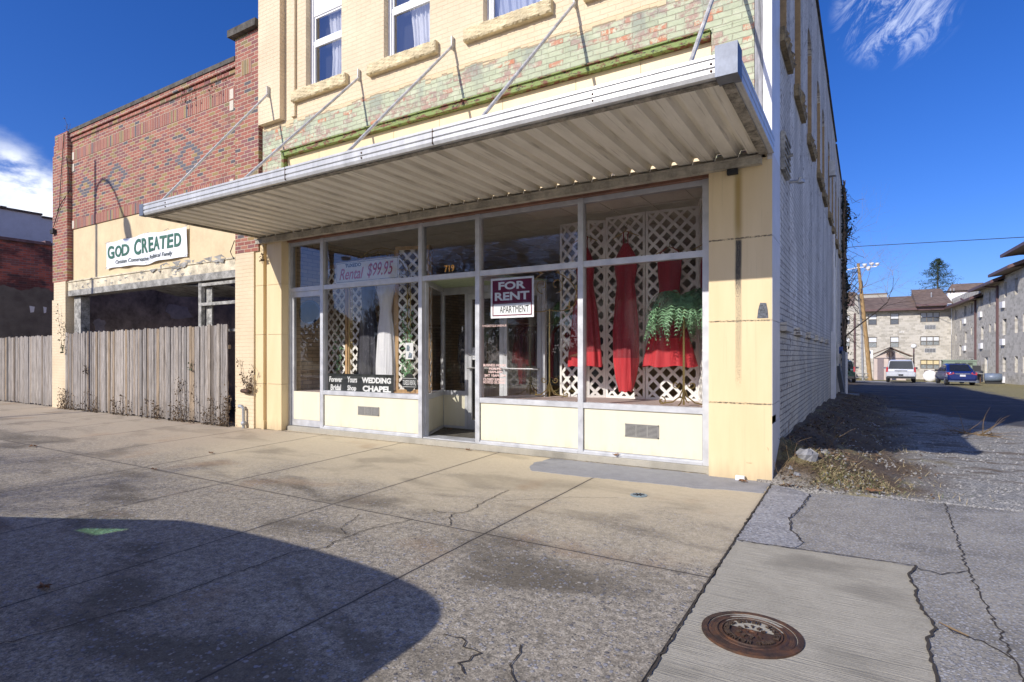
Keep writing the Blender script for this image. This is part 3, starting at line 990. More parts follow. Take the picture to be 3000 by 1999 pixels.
m = MB()
ribbon(m, [(.004, -.08), (-.004, -2.8), (.006, -4.6), (0, -7.9)], .012, .006, 1)
ribbon(m, [(-2.29, -1.6), (-2.25, -2.11), (-2.20, -2.38), (-2.27, -2.58), (-2.1, -2.81)], .008, .006, 2)
ribbon(m, [(-2.27, -2.5), (-2.42, -2.56), (-2.52, -2.52)], .007, .006, 3)
ribbon(m, [(-2.49, -2.83), (-2.63, -3.2), (-2.65, -3.51), (-2.6, -3.68), (-2.74, -3.9), (-2.76, -4.83), (-2.98, -5.6)], .008, .006, 4)
ribbon(m, [(-3.0, -2.95), (-2.86, -3.3), (-2.7, -3.4)], .006, .006, 5)
ribbon(m, [(-2.1, -1.95), (-1.55, -1.5), (-1.2, -1.35)], .004, .006, 6)
ribbon(m, [(1.455, -.1), (1.41, -1.73), (1.41, -2.41), (1.43, -2.9), (1.43, -3.6), (1.45, -6)], .008, .002, 7)
ribbon(m, [(1.12, -1.98), (1.07, -2.2), (1.10, -2.41), (1.09, -2.6), (1.15, -2.92), (1.10, -3.1), (1.11, -3.49), (1.16, -4.4), (1.14, -6)], .014, .006, 8)
ribbon(m, [(.02, -2.035), (.6, -2.0), (1.12, -1.98)], .012, .006, 9)
ribbon(m, [(.38, -.32), (.33, -1.01), (.29, -1.25), (.33, -1.55), (.44, -1.85)], .010, .007, 10)
ribbon(m, [(-1.02, -4.26), (-.92, -4.24), (-.86, -4.3), (-.77, -4.32), (-.80, -4.43), (-.72, -4.5)], .008, .006, 11)
ribbon(m, [(-.62, -4.15), (-.55, -4.4), (-.42, -4.5), (-.40, -4.7)], .007, .006, 12)
ribbon(m, [(1.12, -2.0), (1.25, -2.06), (1.41, -1.9)], .008, .002, 13)
ribbon(m, [(1.2, -2.9), (1.34, -2.97), (1.43, -3.1)], .010, .002, 14)
ribbon(m, [(-17, .03), (-8.5, -.03), (-8.2, -.02)], .02, .006, 15)
ribbon(m, [(-8.1, -.02), (-4, .075), (-.7, .09)], .012, .006, 16)
tag(m.build('pavement_cracks', plain('crack_dirt', (.05, .04, .03), .95)), kind='structure')

# ================================================================ the bridal shop building
B = thing('shop_building', 'two storey cream brick bridal shop with wide display windows and long white side wall', 'building', (-4.3, 8, 0))
WX = [(-7.375, -6.50), (-5.56, -4.64), (-3.69, -2.76), (-1.86, -.95)]
WZ = (5.93, 7.95)
m = MB()
m.wallx(-8.53, -.175, 5.47, 9.2, 0, .30, [(a, b, *WZ) for a, b in WX])
wf = m.build('front_wall', M_CREAM, B)
m = MB()
m.box(-8.53, -7.93, -.11, -.003, 5.50, 9.2)
m.box(-7.72, -7.62, -.045, -.003, 5.50, 9.2)
build_each(m, 'corner_pilaster', M_CREAM, B)
m = MB()
m.box(-8.54, -.178, -.012, .28, 4.955, 5.467)
m.box(-8.54, -8.00, -.012, .28, 3.4, 4.952)
m.box(-.62, -.178, -.012, .28, 3.4, 4.952)
m.build('green_brick_band', M_GREEN, B)
m = MB()
m.box(-7.99, -.63, -.06, .10, 4.935, 4.952); m.box(-7.99, -.63, -.035, .12, 4.86, 4.933)
m.box(-7.99, -7.93, -.03, .12, 3.5, 4.858)
m.build('lintel_beam', M_LINT, B)
m = MB()
xs = [-7.925, -7.1, -6.3, -5.4, -4.5, -3.4, -2.3, -1.45, -.635]
for a, b in zip(xs, xs[1:]): m.box(a + .003, b - .003, .05, .09, 3.475, 4.855)
build_each(m, 'transom_panel', M_CLAD, B, eps=.001)
m = MB(); m.box(-.172, -.088, -.02, .28, 3.55, 9.2); m.build('weathered_trim_board', plain('silver_bare_board', (.30, .30, .31), .85, var=.6, scale=4, bump=.7, bscale=14, stretch=(9, 9, .6)), B)
m = MB(); m.box(-.085, .0, -.035, .62, 3.50, 9.2); m.build('corner_trim', M_WHITEM, B)

# upper windows
for i, (a, b) in enumerate(WX):
    z0, z1 = WZ
    m = MB(); y = .10
    F = .055
    m.box(a, a + F, y, y + .08, z0, z1); m.box(b - F, b, y, y + .08, z0, z1)
    m.box(a + F, b - F, y - .01, y + .08, z0, z0 + .07); m.box(a + F, b - F, y, y + .08, z1 - .07, z1)
    m.box(a - .0, b, y - .03, y - .012, z0, z0 + .035)
    zm = z0 + .80
    m.box(a + F, b - F, y + .015, y + .065, zm - .03, zm + .03)
    G = .035
    for (c, d, yy) in ((z0 + .07, zm - .03, y + .02), (zm + .03, z1 - .75, y + .035)):
        m.box(a + F, a + F + G, yy, yy + .035, c, d); m.box(b - F - G, b - F, yy, yy + .035, c, d)
        m.box(a + F + G, b - F - G, yy, yy + .035, c, c + G); m.box(a + F + G, b - F - G, yy, yy + .035, d - G, d)
    m.box(a + F, b - F, y + .02, y + .06, z1 - .75, z1 - .07)
    w = m.build('window', M_WHITEP, B)
    m = MB()
    m.quad((a + F, y + .045, z0 + .07), (b - F, y + .045, z0 + .07), (b - F, y + .045, z1 - .76), (a + F, y + .045, z1 - .76))
    m.build('pane', M_GLASS2, w)
    m = MB()                                         # drawn curtain, gathered folds
    nu = 60
    x0, x1 = (a + F + .28, b - F) if i != 2 else (a + F, b - F)
    pts = []
    for k in range(nu + 1):
        t = k / nu
        pts.append((x0 + (x1 - x0) * t, y + .14 + .022 * math.sin(t * 38 + i) + .012 * math.sin(t * 91)))
    rows = 8
    vs = []
    for r_ in range(rows + 1):
        zz = z0 + .02 + (z1 - z0) * r_ / rows
        for k, (px, py) in enumerate(pts):
            pull = .06 * math.sin(r_ * .8 + i) * (1 - k / nu)
            vs.append((px + pull, py, zz))
    fs = [(r_ * (nu + 1) + k, r_ * (nu + 1) + k + 1, (r_ + 1) * (nu + 1) + k + 1, (r_ + 1) * (nu + 1) + k) for r_ in range(rows) for k in range(nu)]
    m.add(vs, fs)
    m.build('curtain', m_cloth('net_curtain' if i != 2 else 'blue_curtain', (.62, .62, .64) if i != 2 else (.30, .33, .42), (.8, .8, .82) if i != 2 else (.45, .48, .56)), w, smooth=True)
    m = MB(); m.box(a, b, .299, .6, z0, z1); m.build('dark_room', M_DARK, w)
    # rock-faced sill
    r = random.Random(i)
    m = MB()
    nx, nz = 70, 9
    X0, X1 = a - .29, b + .17
    Z0, Z1 = 5.735, 5.915
    vs = []
    for k in range(nz + 1):
        for j in range(nx + 1):
            e = 0 if k in (0, nz) or j in (0, nx) else 1
            vs.append((X0 + (X1 - X0) * j / nx + (r.gauss(0, .004)), -.078 - e * (.016 + .008 * math.sin(j * .35 + k) * math.sin(k * 1.3 + j * .21) + abs(r.gauss(0, .0025))), Z0 + (Z1 - Z0) * k / nz + r.gauss(0, .004)))
    fs = [(k * (nx + 1) + j, k * (nx + 1) + j + 1, (k + 1) * (nx + 1) + j + 1, (k + 1) * (nx + 1) + j) for k in range(nz) for j in range(nx)]
    m.add(vs, fs); m.box(X0 + .002, X1 - .002, -.07, .10, Z0 + .004, Z1 - .004)
    m.build('sill', M_STONE, w)

# side wall with bricked-up arched openings
SW = [(.75, 1.45), (2.4, 3.3), (4.5, 5.4), (6.75, 7.75), (8.4, 9.3), (10.8, 11.7), (12.75, 13.65), (15.0, 15.9), (17.2, 18.1)]
m = MB()
m.wallx(.62, 22.0, -.8, 8.42, 0, .30, [(a, b, 5.12, 7.1) for a, b in SW])
RX = Matrix(((0, -1, 0, -.015), (1, 0, 0, 0), (0, 0, 1, 0), (0, 0, 0, 1)))    # x-z wall turned to face +x
m.xform(RX)
m.box(-.315, -.018, 12, 22, 8.42, 8.421)
for a, b in SW:                                      # arch heads
    n = 8
    for k in range(n):
        t0, t1 = k / n, (k + 1) / n
        h0 = 6.88 + .22 * math.sqrt(max(0, 1 - (2 * t0 - 1) ** 2)); h1 = 6.88 + .22 * math.sqrt(max(0, 1 - (2 * t1 - 1) ** 2))
        ya, yb = a + (b - a) * t0, a + (b - a) * t1
        m.add([(-.017, ya, 7.1), (-.017, yb, 7.1), (-.017, yb, h1), (-.017, ya, h0), (-.12, ya, h0), (-.12, yb, h1)], [(0, 1, 2, 3), (3, 2, 5, 4)])
m.build('side_wall', M_WHITE, B)
m = MB()
for a, b in SW: m.box(-.3, -.26, a, b, 5.12, 7.1); m.box(-.259, -.02, b - .008, b - .002, 5.13, 7.0)
build_each(m, 'bricked_recess', M_TAN, B)
m = MB()
for (a, b, z) in [(.62, 10.5, 8.42), (10.5, 15.2, 8.36), (15.2, 22.05, 8.24)]:
    m.box(-.33, .03, a, b, z, z + .06)
m.build('parapet_coping', M_COPING, B)
for i, (a, b) in enumerate(SW):
    r = random.Random(40 + i)
    m = MB(); nx, nz = 22, 4
    vs = []
    for k in range(nz + 1):
        for j in range(nx + 1):
            e = 0 if k in (0, nz) or j in (0, nx) else 1
            vs.append((.05 + e * abs(r.gauss(.01, .018)), a - .12 + (b - a + .24) * j / nx, 4.95 + .17 * k / nz + r.gauss(0, .004)))
    fs = [(k * (nx + 1) + j, k * (nx + 1) + j + 1, (k + 1) * (nx + 1) + j + 1, (k + 1) * (nx + 1) + j) for k in range(nz) for j in range(nx)]
    m.add(vs, fs); m.box(-.012, .048, a - .118, b + .118, 4.953, 5.117)
    m.build('side_sill', M_STONEG, B)
# projecting brick ledges above the old loading line
m = MB()
for a, b in [(.73, 1.45), (2.3, 3.2), (4.1, 5.0), (5.9, 6.6), (7.5, 8.2), (9.4, 10.2)]: m.box(-.012, .06, a, b, 1.63, 1.73)
build_each(m, 'brick_ledge', M_WHITE, B)
m = MB(); m.box(-8.5, -.32, .32, 22, 8.0, 8.05); m.build('roof', M_COPING, B)
m = MB(); m.box(-8.53, -.32, 21.9, 22.1, -.8, 8.1); m.box(-8.56, -8.54, .3, 22, -.8, 9.2); m.box(-8.5, -.32, .28, 9.0, 9.1, 9.2); build_each(m, 'back_wall', M_GREYP, B)
# clad return at the corner, services on the side wall
m = MB()
for z0, z1 in ((-.02, .62), (.70, .822), (.828, 1.714), (1.720, 2.611), (2.617, 3.50)):
    m.box(-.05, .0, .003, .618, z0 + (.03 if z0 < 0 else 0), z1)
m.box(-.06, -.004, .003, .618, .62, .70)
m.build('side_cladding', plain('cream_side_clad', (.60, .57, .56), .5, var=.08, scale=2), B)
m = MB(); m.box(-.012, .03, .80, 1.34, 3.53, 3.98)
for k in range(6): m.box(.03, .045, .80, 1.34, 3.55 + k * .075, 3.575 + k * .075)
m.tube([(.02, 1.0, 3.72), (.10, 1.0, 3.74)], .02)
m.build('old_vent_box', M_GREYWOOD, B)
m = MB()
m.tube([(-.01, 1.75, 3.62), (.09, 1.75, 3.62), (.11, 1.75, 3.66)], .022); m.lathe([(.0, 0), (.05, .02), (.045, .06), (0, .07)], .11, 1.78, 3.58, 10)
m.build('floodlight', M_STEEL, B)
m = MB()
m.tube([(.05, 12.3, 4.8), (.05, 12.3, 2.0)], .04); m.box(-.012, .09, 12.15, 12.42, .0, 2.02)
m.tube([(.04, 13.4, 4.0), (.04, 13.4, .2)], .025)
m.box(-.012, .10, 12.45, 12.6, .0, 1.9)
build_each(m, 'downpipe', M_WHITEM, B)
m = MB(); m.box(-.012, .12, 13.8, 14.1, 1.3, 1.7); m.box(-.012, .1, 14.3, 14.5, 1.0, 1.5); m.tube([(.05, 13.95, 1.7), (.05, 13.95, 4.5)], .02); m.box(-.01, .15, 11.2, 11.4, 6.2, 6.6)
build_each(m, 'meter_box', M_STEEL, B)

# ---- clad piers and shopfront
m = MB()
for z0, z1 in ((-.005, .821), (.829, 1.713), (1.721, 2.610), (2.618, 3.42)):
    m.box(-.652, -.004, 0, .30, z0, z1)
m.box(-.65, -.006, .006, .28, -.02, 3.45)
m.build('right_pier', M_PIER, B)
m = MB()
for z0, z1 in ((-.02, .822), (.828, 1.714), (1.720, 2.611), (2.617, 3.42)):
    m.box(-8.73, -8.50, -.03, .28, z0, z1)
    m.box(-8.44, -8.03, 0, .32, z0, z1)
m.box(-8.72, -8.05, .03, .3, -.02, 3.45)
build_each(m, 'left_pier', M_CLAD, B)
m = MB(); m.box(-8.53, -8.46, -.05, .02, -.02, .16); m.build('pier_foot_block', M_CLAD, B)
# curb under the shopfront
m = MB()
r = random.Random(9)
xs = list(np.arange(-8.02, -.66, .12)) + [-.66]
for a, b in zip(xs, xs[1:]):
    for (ya, yb, za, zb) in ((.10, .10, -.03, .072), (.10, .115, .072, .082), (.115, .36, .082, .082)):
        m.quad((a, ya, za), (b, ya, za), (b, yb, zb), (a, yb, zb))
m.quad((-8.02, .10, -.03), (-8.02, .10, .072), (-8.02, .36, .08), (-8.02, .36, -.03))
m.build('curb', M_CURB, B)

PY = .20                                             # shopfront plane
posts = [-8.02, -7.16, -4.955, -3.895, -2.285, -.72]   # centres of mullions
SILL, TRB, TRT, HEAD = .74, 2.475, 2.55, 3.36
m = MB()
for x in posts:
    w = .036
    m.box(x - w, x + w, PY - .05, PY + .06, .083, HEAD)
for a, b in zip(posts, posts[1:]):
    a += .0362; b -= .0362
    m.box(a, b, PY - .04, PY + .05, TRB, TRT)                       # transom
    m.box(a, b, PY - .03, PY + .05, HEAD - .06, HEAD)               # head
    if a < -4.955 + .1 and b > -4.0 and a > -5: 
        m.box(a, b, PY - .03, PY + .25, .083, .10)
        continue
    if b < -7.1:                                                     # old side door leaf, one tall light
        m.box(a, b, PY - .02, PY + .04, .09, .20)
        m.box(a, a + .06, PY - .02, PY + .04, .20, 2.474); m.box(b - .03, b, PY - .02, PY + .04, .20, 2.474)
        m.box(a + .06, b - .03, PY - .02, PY + .04, 2.38, 2.474)
        continue
    m.box(a, b, PY - .045, PY + .05, .67, SILL)
    m.box(a, b, PY - .055, PY - .02, .083, .115)
    m.box(a, b, PY - .035, PY - .01, .115, .135)
shopf = m.build('shopfront_frame', M_ALU, B)
m = MB()
for a, b, z0 in ((-7.12, -4.99, .136), (-3.86, -2.32, .136), (-2.25, -.755, .136), (-7.93, -7.225, .201)):
    m.box(a + .01, b - .01, PY - .022, PY + .03, z0 + .002, .668 if z0 < .2 else .70)
build_each(m, 'kick_panel', M_KICK, B)
m = MB()
for a, b in zip(posts, posts[1:]):
    a += .036; b -= .036
    lo = .70 if b < -7.1 else SILL
    if not (-5 < a < -4): m.quad((a, PY + .005, lo), (b, PY + .005, lo), (b, PY + .005, TRB), (a, PY + .005, TRB))
    m.quad((a, PY + .005, TRT), (b, PY + .005, TRT), (b, PY + .005, HEAD - .06), (a, PY + .005, HEAD - .06))
panes = build_each(m, 'window_pane', M_GLASS, B)[0]
# header beam and copper-brown strip over the shopfront
m = MB(); m.box(-8.68, -.10, -.07, .02, 3.37, 3.46); m.box(-8.68, -.10, -.085, .0, 3.445, 3.463); m.box(-8.68, -.10, -.017, .0, 3.464, 3.522)
m.build('header_beam', plain('stained_header', (.46, .42, .34), .7, var=.35, scale=5, bump=.3), B)
m = MB(); m.box(-8.0, -.66, .10, .26, 3.362, 3.46); m.build('header_strip', plain('brown_header_strip', (.26, .13, .08), .5, var=.3, scale=4), B)


def vent(x0, x1, z0, z1):
    y = PY - .024
    m = MB()
    m.box(x0, x1, y - .008, y, z0, z0 + .012); m.box(x0, x1, y - .008, y, z1 - .012, z1)
    m.box(x0, x0 + .012, y - .008, y, z0, z1); m.box(x1 - .012, x1, y - .008, y, z0, z1)
    for k in (1, 2): m.box(x0 + (x1 - x0) * k / 3 - .006, x0 + (x1 - x0) * k / 3 + .006, y - .009, y, z0, z1)
    n = 9
    for k in range(n):
        z = z0 + .014 + (z1 - z0 - .028) * (k + .5) / n
        m.beam((x0 + .01, y - .006, z), (x1 - .01, y - .006, z), .002, .0078, up=(0, .35, 1))
    o = m.build('vent_grille', plain('grille_grey', (.26, .25, .23), .6), B)
    m = MB(); m.box(x0 + .005, x1 - .005, y - .001, y + .001, z0 + .005, z1 - .005); m.build('vent_hole', M_DARK, o)


vent(-6.30, -5.83, .365, .505)
vent(-1.69, -1.27, .345, .505)

# recessed entrance
m = MB()
P = [(-4.93, .26), (-5.42, 1.30), (-3.43, 1.30), (-3.90, .26)]
m.prism([(-4.96, .2), (-5.46, 1.32), (-3.40, 1.32), (-3.90, .2)], .0, .098)
m.build('entry_floor', plain('entry_mat', (.10, .09, .07), .95, var=.5, scale=14, bump=.8, bscale=90), B)
m = MB(); m.prism([(-4.96, .26), (-5.46, 1.32), (-3.40, 1.32), (-3.90, .26)], 2.50, 2.53)
m.build('entry_ceiling', plain('mint_entry_ceiling', (.34, .42, .26), .6, var=.2, scale=12), B)
m = MB()
for p in P: m.box(p[0] - .03, p[0] + .03, p[1] - .03, p[1] + .03, .098, 2.5)
for a, b in ((P[0], P[1]), (P[2], P[3])):
    for z0, z1 in ((.10, .14), (.66, .74), (2.43, 2.5)):
        m.beam((a[0], a[1], (z0 + z1) / 2), (b[0], b[1], (z0 + z1) / 2), .05, z1 - z0)
m.box(-5.39, -3.46, 1.28, 1.33, 2.38, 2.499)
m.box(-4.93, -4.87, 1.27, 1.33, .1, 2.38)
m.box(-5.39, -4.93, 1.28, 1.33, .66, .74); m.box(-5.39, -4.93, 1.28, 1.33, .1, .14)
m.build('entry_frame', M_ALU, B)
m = MB()
m.beam((P[0][0], P[0][1], .40), (P[1][0], P[1][1], .40), .03, .51); m.beam((P[2][0], P[2][1], .40), (P[3][0], P[3][1], .40), .03, .51)
m.box(-5.39, -4.93, 1.29, 1.32, .141, .659)
build_each(m, 'entry_kick_panel', M_KICK, B)
m = MB()
for a, b in ((P[0], P[1]), (P[2], P[3])): m.quad((a[0], a[1], .74), (b[0], b[1], .74), (b[0], b[1], 2.43), (a[0], a[1], 2.43))
m.quad((-5.39, 1.30, .74), (-4.93, 1.30, .74), (-4.93, 1.30, 2.38), (-5.39, 1.30, 2.38))
build_each(m, 'entry_glass', M_GLASS, B)
for (a, b, hx) in ((-4.865, -4.17, -4.80), (-4.165, -3.47, -3.55)):
    m = MB(); y0, y1 = 1.275, 1.32
    m.box(a, a + .07, y0, y1, .10, 2.375); m.box(b - .07, b, y0, y1, .10, 2.375)
    m.box(a + .07, b - .07, y0, y1, .10, .26); m.box(a + .07, b - .07, y0, y1, 2.28, 2.375)
    d = m.build('door', M_ALU, B)
    m = MB(); m.quad((a + .07, 1.30, .26), (b - .07, 1.30, .26), (b - .07, 1.30, 2.28), (a + .07, 1.30, 2.28)); m.build('pane', M_GLASS, d)
    m = MB(); m.tube([(a + .02, 1.22, 1.13), (b - .02, 1.22, 1.13)], .014, 8); m.box(a + .02, a + .05, 1.22, 1.275, 1.115, 1.145); m.box(b - .05, b - .02, 1.22, 1.275, 1.115, 1.145)
    m.lathe([(0, -.02), (.022, -.018), (.022, 0)], a + .035, 1.275, 1.36, 12, 'y')
    m.build('handle', M_CHROME, d)
m = MB(); m.box(-4.79, -4.73, 1.292, 1.296, 1.27, 1.47); o = m.build('push_sticker', M_SWHITE, B)
m = MB()
for k, ch in enumerate("PUSH"): text_mb(m, ch, -4.777, -4.745, 1.425 - k * .046, 1.46 - k * .046, 1.291, depth=.001)
m.build('push_lettering', M_NAVY, o)

# lettering on the glass
m = MB(); text_mb(m, "719", -4.525, -4.339, 2.583, 2.684, PY, bold=.02); m.build('house_number', M_GOLD, panes)
m = MB()
for s, x0, x1, z in (("BUSINESS HOURS", -3.82, -3.44, 1.185), ("MON-FRI", -3.72, -3.52, 1.135), ("10AM-6PM", -3.73, -3.50, 1.09), ("SAT 10AM-3PM", -3.80, -3.44, 1.04),
                     ("CLOSED SUNDAY", -3.82, -3.44, .985), ("NO FOOD OR DRINKS", -3.82, -3.45, .942)):
    text_mb(m, s, x0, x1, z, z + .036, PY, bold=.018)
m.build('hours_lettering', M_DECALW, panes)
m = MB(); text_mb(m, "719 EAST ELK AVENUE", -3.84, -3.43, 1.745, 1.775, PY)
m.build('address_lettering', M_DECALW, panes)

# interior shell, display decks
m = MB()
m.box(-8.52, -.35, .40, 9.05, -.02, .0)
m.box(-8.52, -.35, 9.0, 9.05, 0, 3.6); m.box(-.40, -.35, .33, 9.0, 0, 3.6)
build_each(m, 'interior_wall', M_INT, B)
m = MB(); m.box(-8.25, -8.12, .33, 9.0, 0, 3.5); m.build('interior_brick_wall', M_TANB, B)
m = MB()
m.box(-8.12, -.40, .27, 9.0, 3.52, 3.56)
for x in np.arange(-7.9, -.5, .61): m.box(x - .012, x + .012, .3, 8.9, 3.510, 3.519)
for y in np.arange(.9, 8.9, .61): m.box(-8.1, -.42, y - .012, y + .012, 3.500, 3.509)
m.build('interior_ceiling', M_CEIL, B)
m = MB()
m.prism([(-8.11, .255), (-4.975, .255), (-5.47, 1.30), (-5.47, 1.75), (-8.11, 1.75)], .30, .70)
m.prism([(-3.84, .255), (-.70, .255), (-.70, 1.85), (-3.36, 1.85), (-3.36, 1.30)], .30, .70)
build_each(m, 'display_deck', M_CARPET, B)

# ---- metal canopy
m = MB()
pitch = .245
x = -8.56; y0, y1 = -2.0, -.02
prof = []
while x < -.02:
    prof += [(x, 3.485), (x + .135, 3.485), (x + .16, 3.555), (x + .22, 3.555), (x + .245, 3.485)]
    x += pitch
prof = [(a, b) for a, b in prof if a < .0]
prof.append((.0, 3.485))
cl = [prof[0]]
for p in prof[1:]:
    if p[0] > cl[-1][0] + 1e-4: cl.append(p)
for (a, za), (b, zb) in zip(cl, cl[1:]):
    m.quad((a, y0, za), (b, y0, zb), (b, y1, zb), (a, y1, za))
    m.quad((a, y0, za + .004), (a, y1, za + .004), (b, y1, zb + .004), (b, y0, zb + .004))
canopy = m.build('canopy', M_DECK, B)
m = MB()
fp = [(-2.05, 3.475), (-2.065, 3.505), (-2.065, 3.535), (-2.052, 3.54), (-2.052, 3.548), (-2.067, 3.553), (-2.067, 3.60), (-2.055, 3.605), (-2.055, 3.612), (-2.068, 3.617), (-2.068, 3.64), (-2.0, 3.645), (-2.0, 3.475)]
m.xprism(fp, -8.60, -.135)
m.build('fascia', M_FASC, canopy)
m = MB()
for x, s in ((-8.60, -1), (.0, 1)):
    for z0, z1, p in ((3.475, 3.535, .018), (3.54, 3.60, .02), (3.605, 3.64, .022)):
        m.box(x, x + s * p, -2.04, -.0, z0, z1)
    m.box(x - s * .07, x - s * .001, -1.99, -.03, 3.472, 3.482)
build_each(m, 'end_fascia', M_FASC, canopy, eps=.1)
m = MB()
m.box(-8.54, -.03, -2.0, -1.93, 3.462, 3.474); m.box(-8.53, -8.49, -1.92, -.08, 3.455, 3.484); m.box(-.12, -.03, -1.92, -.08, 3.455, 3.484)
build_each(m, 'edge_channel', plain('speckled_edge_channel', (.30, .27, .22), .7, var=.6, scale=14, bump=.4), canopy)
m = MB(); m.box(-.14, .025, -2.08, -1.90, 3.46, 3.70); m.box(-8.63, -8.52, -2.072, -1.98, 3.47, 3.645)
build_each(m, 'corner_cap', M_CAP, canopy)
for xt, xl, zt in ((-8.206, -8.11, 5.98), (-6.069, -6.114, 5.78), (-4.196, -4.196, 5.764), (-2.278, -2.34, 5.77), (-.42, -.345, 5.78)):
    m = MB(); m.tube([(xt, -.03 if xt > -8 else -.14, zt), (xl, -1.99, 3.665)], .020, 8)
    m.box(xt - .008, xt + .008, -.06 if xt > -8 else -.17, -.003 if xt > -8 else -.112, zt - .06, zt + .13)
    m.build('stay_rod', M_GALVS, canopy)
m = MB()
for x in (-7.9, -3.9, -1.15, -.17):
    for z in (3.575, 3.52): m.lathe([(.011, -.004), (.008, -.010), (0, -.011)], x, -2.065, z, 8, 'y')
for x in (-5.2, -2.9): m.box(x - .003, x + .003, -2.072, -2.05, 3.48, 3.638)
build_each(m, 'bolt', M_RUST, canopy, eps=.001)
m = MB(); m.box(-.45, -.34, -.05, -.001, 3.31, 3.365); m.build('small_fixture', M_BLACKM, B)
m = MB(); m.vprism([(-.15, 1.74), (-.04, 1.74), (-.045, 1.82), (-.06, 1.90), (-.12, 1.905), (-.14, 1.83)], -.004, -.001); m.build('glue_mark', plain('glue_grey', (.12, .13, .15), .8, var=.7, scale=60), B)
# foot debris on the pier
m = MB(); m.box(-.36, -.27, -.06, -.02, -.002, .05)
for k in range(5): m.box(-.355 + k * .018, -.348 + k * .018, -.064, -.06, .0, .05)
tag(m.build('foam_block', M_SWHITE), 'small ribbed white block lying at the foot of the stained cream pier', 'block')

# gas pipe stub and spigot on the left
m = MB()
m.tube([(-8.95, -.12, .0), (-8.95, -.12, .28), (-8.95, -.12, .36), (-8.99, -.13, .40), (-9.06, -.14, .40)], [.028, .028, .03, .033, .033], 10)
m.lathe([(.045, 0), (.05, .03), (.04, .06), (.03, .07)], -8.95, -.12, .06, 10)
m.build('gas_pipe', M_STEEL)
tag(bpy.data.objects['gas_pipe'], 'grey upright gas pipe stub with elbow beside the cream pier foot', 'pipe')
m = MB()
m.tube([(-8.87, -.002, .68), (-8.87, -.10, .68)], .03, 8); m.tube([(-8.78, -.11, .67), (-8.90, -.11, .68), (-9.02, -.11, .685)], [.035, .045, .035], 10)
m.lathe([(.0, 0), (.05, .01), (.05, .04), (0, .05)], -8.80, -.12, .655, 10)
m.build('hose_valve', M_RUST)
tag(bpy.data.objects['hose_valve'], 'rusty brass valve sticking out of the cream brick above the gas pipe', 'valve')
# ================================================================ red brick building on the left
L = thing('brick_building', 'single storey multi-coloured red brick building with diamond pattern, cream band and gaping open shopfront', 'building', (-12.8, 6, 0))
m = MB()
m.wallx(-16.2, -9.30, 4.74, 6.22, 0, .3)
m.wallx(-16.2, -9.30, 6.47, 6.90, 0, .3)
m.box(-16.2, -9.30, -.03, -.002, 6.70, 6.76); m.box(-16.2, -9.30, -.05, -.002, 6.80, 6.898)
build_each(m, 'front_wall', M_RED, L)
m = MB()
m.box(-16.2, -9.30, -.004, .28, 4.503, 4.738); m.box(-16.2, -9.30, -.004, .28, 6.222, 6.468)
build_each(m, 'soldier_course', M_SOLD, L)
m = MB()                                             # diamond of dark bricks, one header per step
bw, bh = .205, .0705
def diamond(cx, row0, n):
    cells = set()
    c0 = round(cx / bw)
    for i in range(-n, n + 1):
        w = n - abs(i); row = row0 + i; odd = .5 * (row % 2)
        for sx in (-1, 1):
            cells.add((row, round(c0 + sx * w * .5 + odd - .25)))
    for row, k in cells:
        x = (k - .5 * (row % 2)) * bw
        m.box(x + .006, x + bw - .006, -.0035, .01, row * bh + .006, (row + 1) * bh - .006)
diamond(-11.15, 76, 4); diamond(-13.85, 77, 4); diamond(-15.6, 77, 3)
build_each(m, 'dark_diamond', plain('blue_black_brick', (.13, .12, .14), .8, var=.4, scale=25), L)
m = MB()
for x in (-16.12, -9.50):
    for z in (4.52, 6.24, 5.95 if x < -12 else 6.02): m.box(x - .06, x + .06, -.008, .01, z, z + .19)
build_each(m, 'limestone_block', plain('limestone', (.60, .54, .44), .8, var=.1), L)
m = MB()
for a, b in zip((-16.2, -15.0, -12.6, -10.6), (-15.01, -12.61, -10.61, -9.31)): m.box(a, b, -.07, .34, 6.90, 6.985)
m.box(-9.40, -8.56, -.16, .36, 7.31, 7.44)
build_each(m, 'coping', M_COPING, L)
m = MB(); m.box(-9.297, -8.60, -.06, .3, 3.245, 7.307); m.box(-16.96, -16.203, -.10, .3, 3.2, 6.70); m.box(-16.90, -16.203, -.10, .3, 6.702, 6.95)
m.box(-17.03, -16.962, -.10, .3, 3.2, 6.45)
build_each(m, 'brick_pier', M_RED, L)
m = MB(); m.box(-9.10, -8.80, -.064, -.058, 6.55, 6.82); m.box(-16.7, -16.3, -.104, -.098, 6.55, 6.90); build_each(m, 'pier_inlay', M_SOLD, L)
m = MB(); m.box(-9.297, -8.735, -.06, .3, -.02, 3.243); m.box(-16.96, -16.3, -.10, .3, -.3, 3.198); m.box(-17.06, -16.962, -.10, .3, -.3, 2.75); build_each(m, 'painted_pier_base', M_CREAM, L)
m = MB(); m.box(-16.298, -9.299, .02, .28, 3.20, 4.50); m.build('stucco_band', M_STUCCO, L)
m = MB()
m.box(-16.30, -9.30, -.05, .28, 2.96, 3.198); m.box(-16.30, -9.30, -.07, .0, 3.17, 3.20)
m.build('sign_board', M_PEEL, L)
m = MB()
r = random.Random(2)
for k in range(26):
    x = r.uniform(-12.4, -9.7); z = 3.18 + r.uniform(-.03, .10)
    m.add([(x, -.075, z), (x + r.uniform(.1, .35), -.078, z + r.uniform(0, .03)), (x + r.uniform(.05, .3), -.074, z - r.uniform(.02, .10))], [(0, 1, 2)])
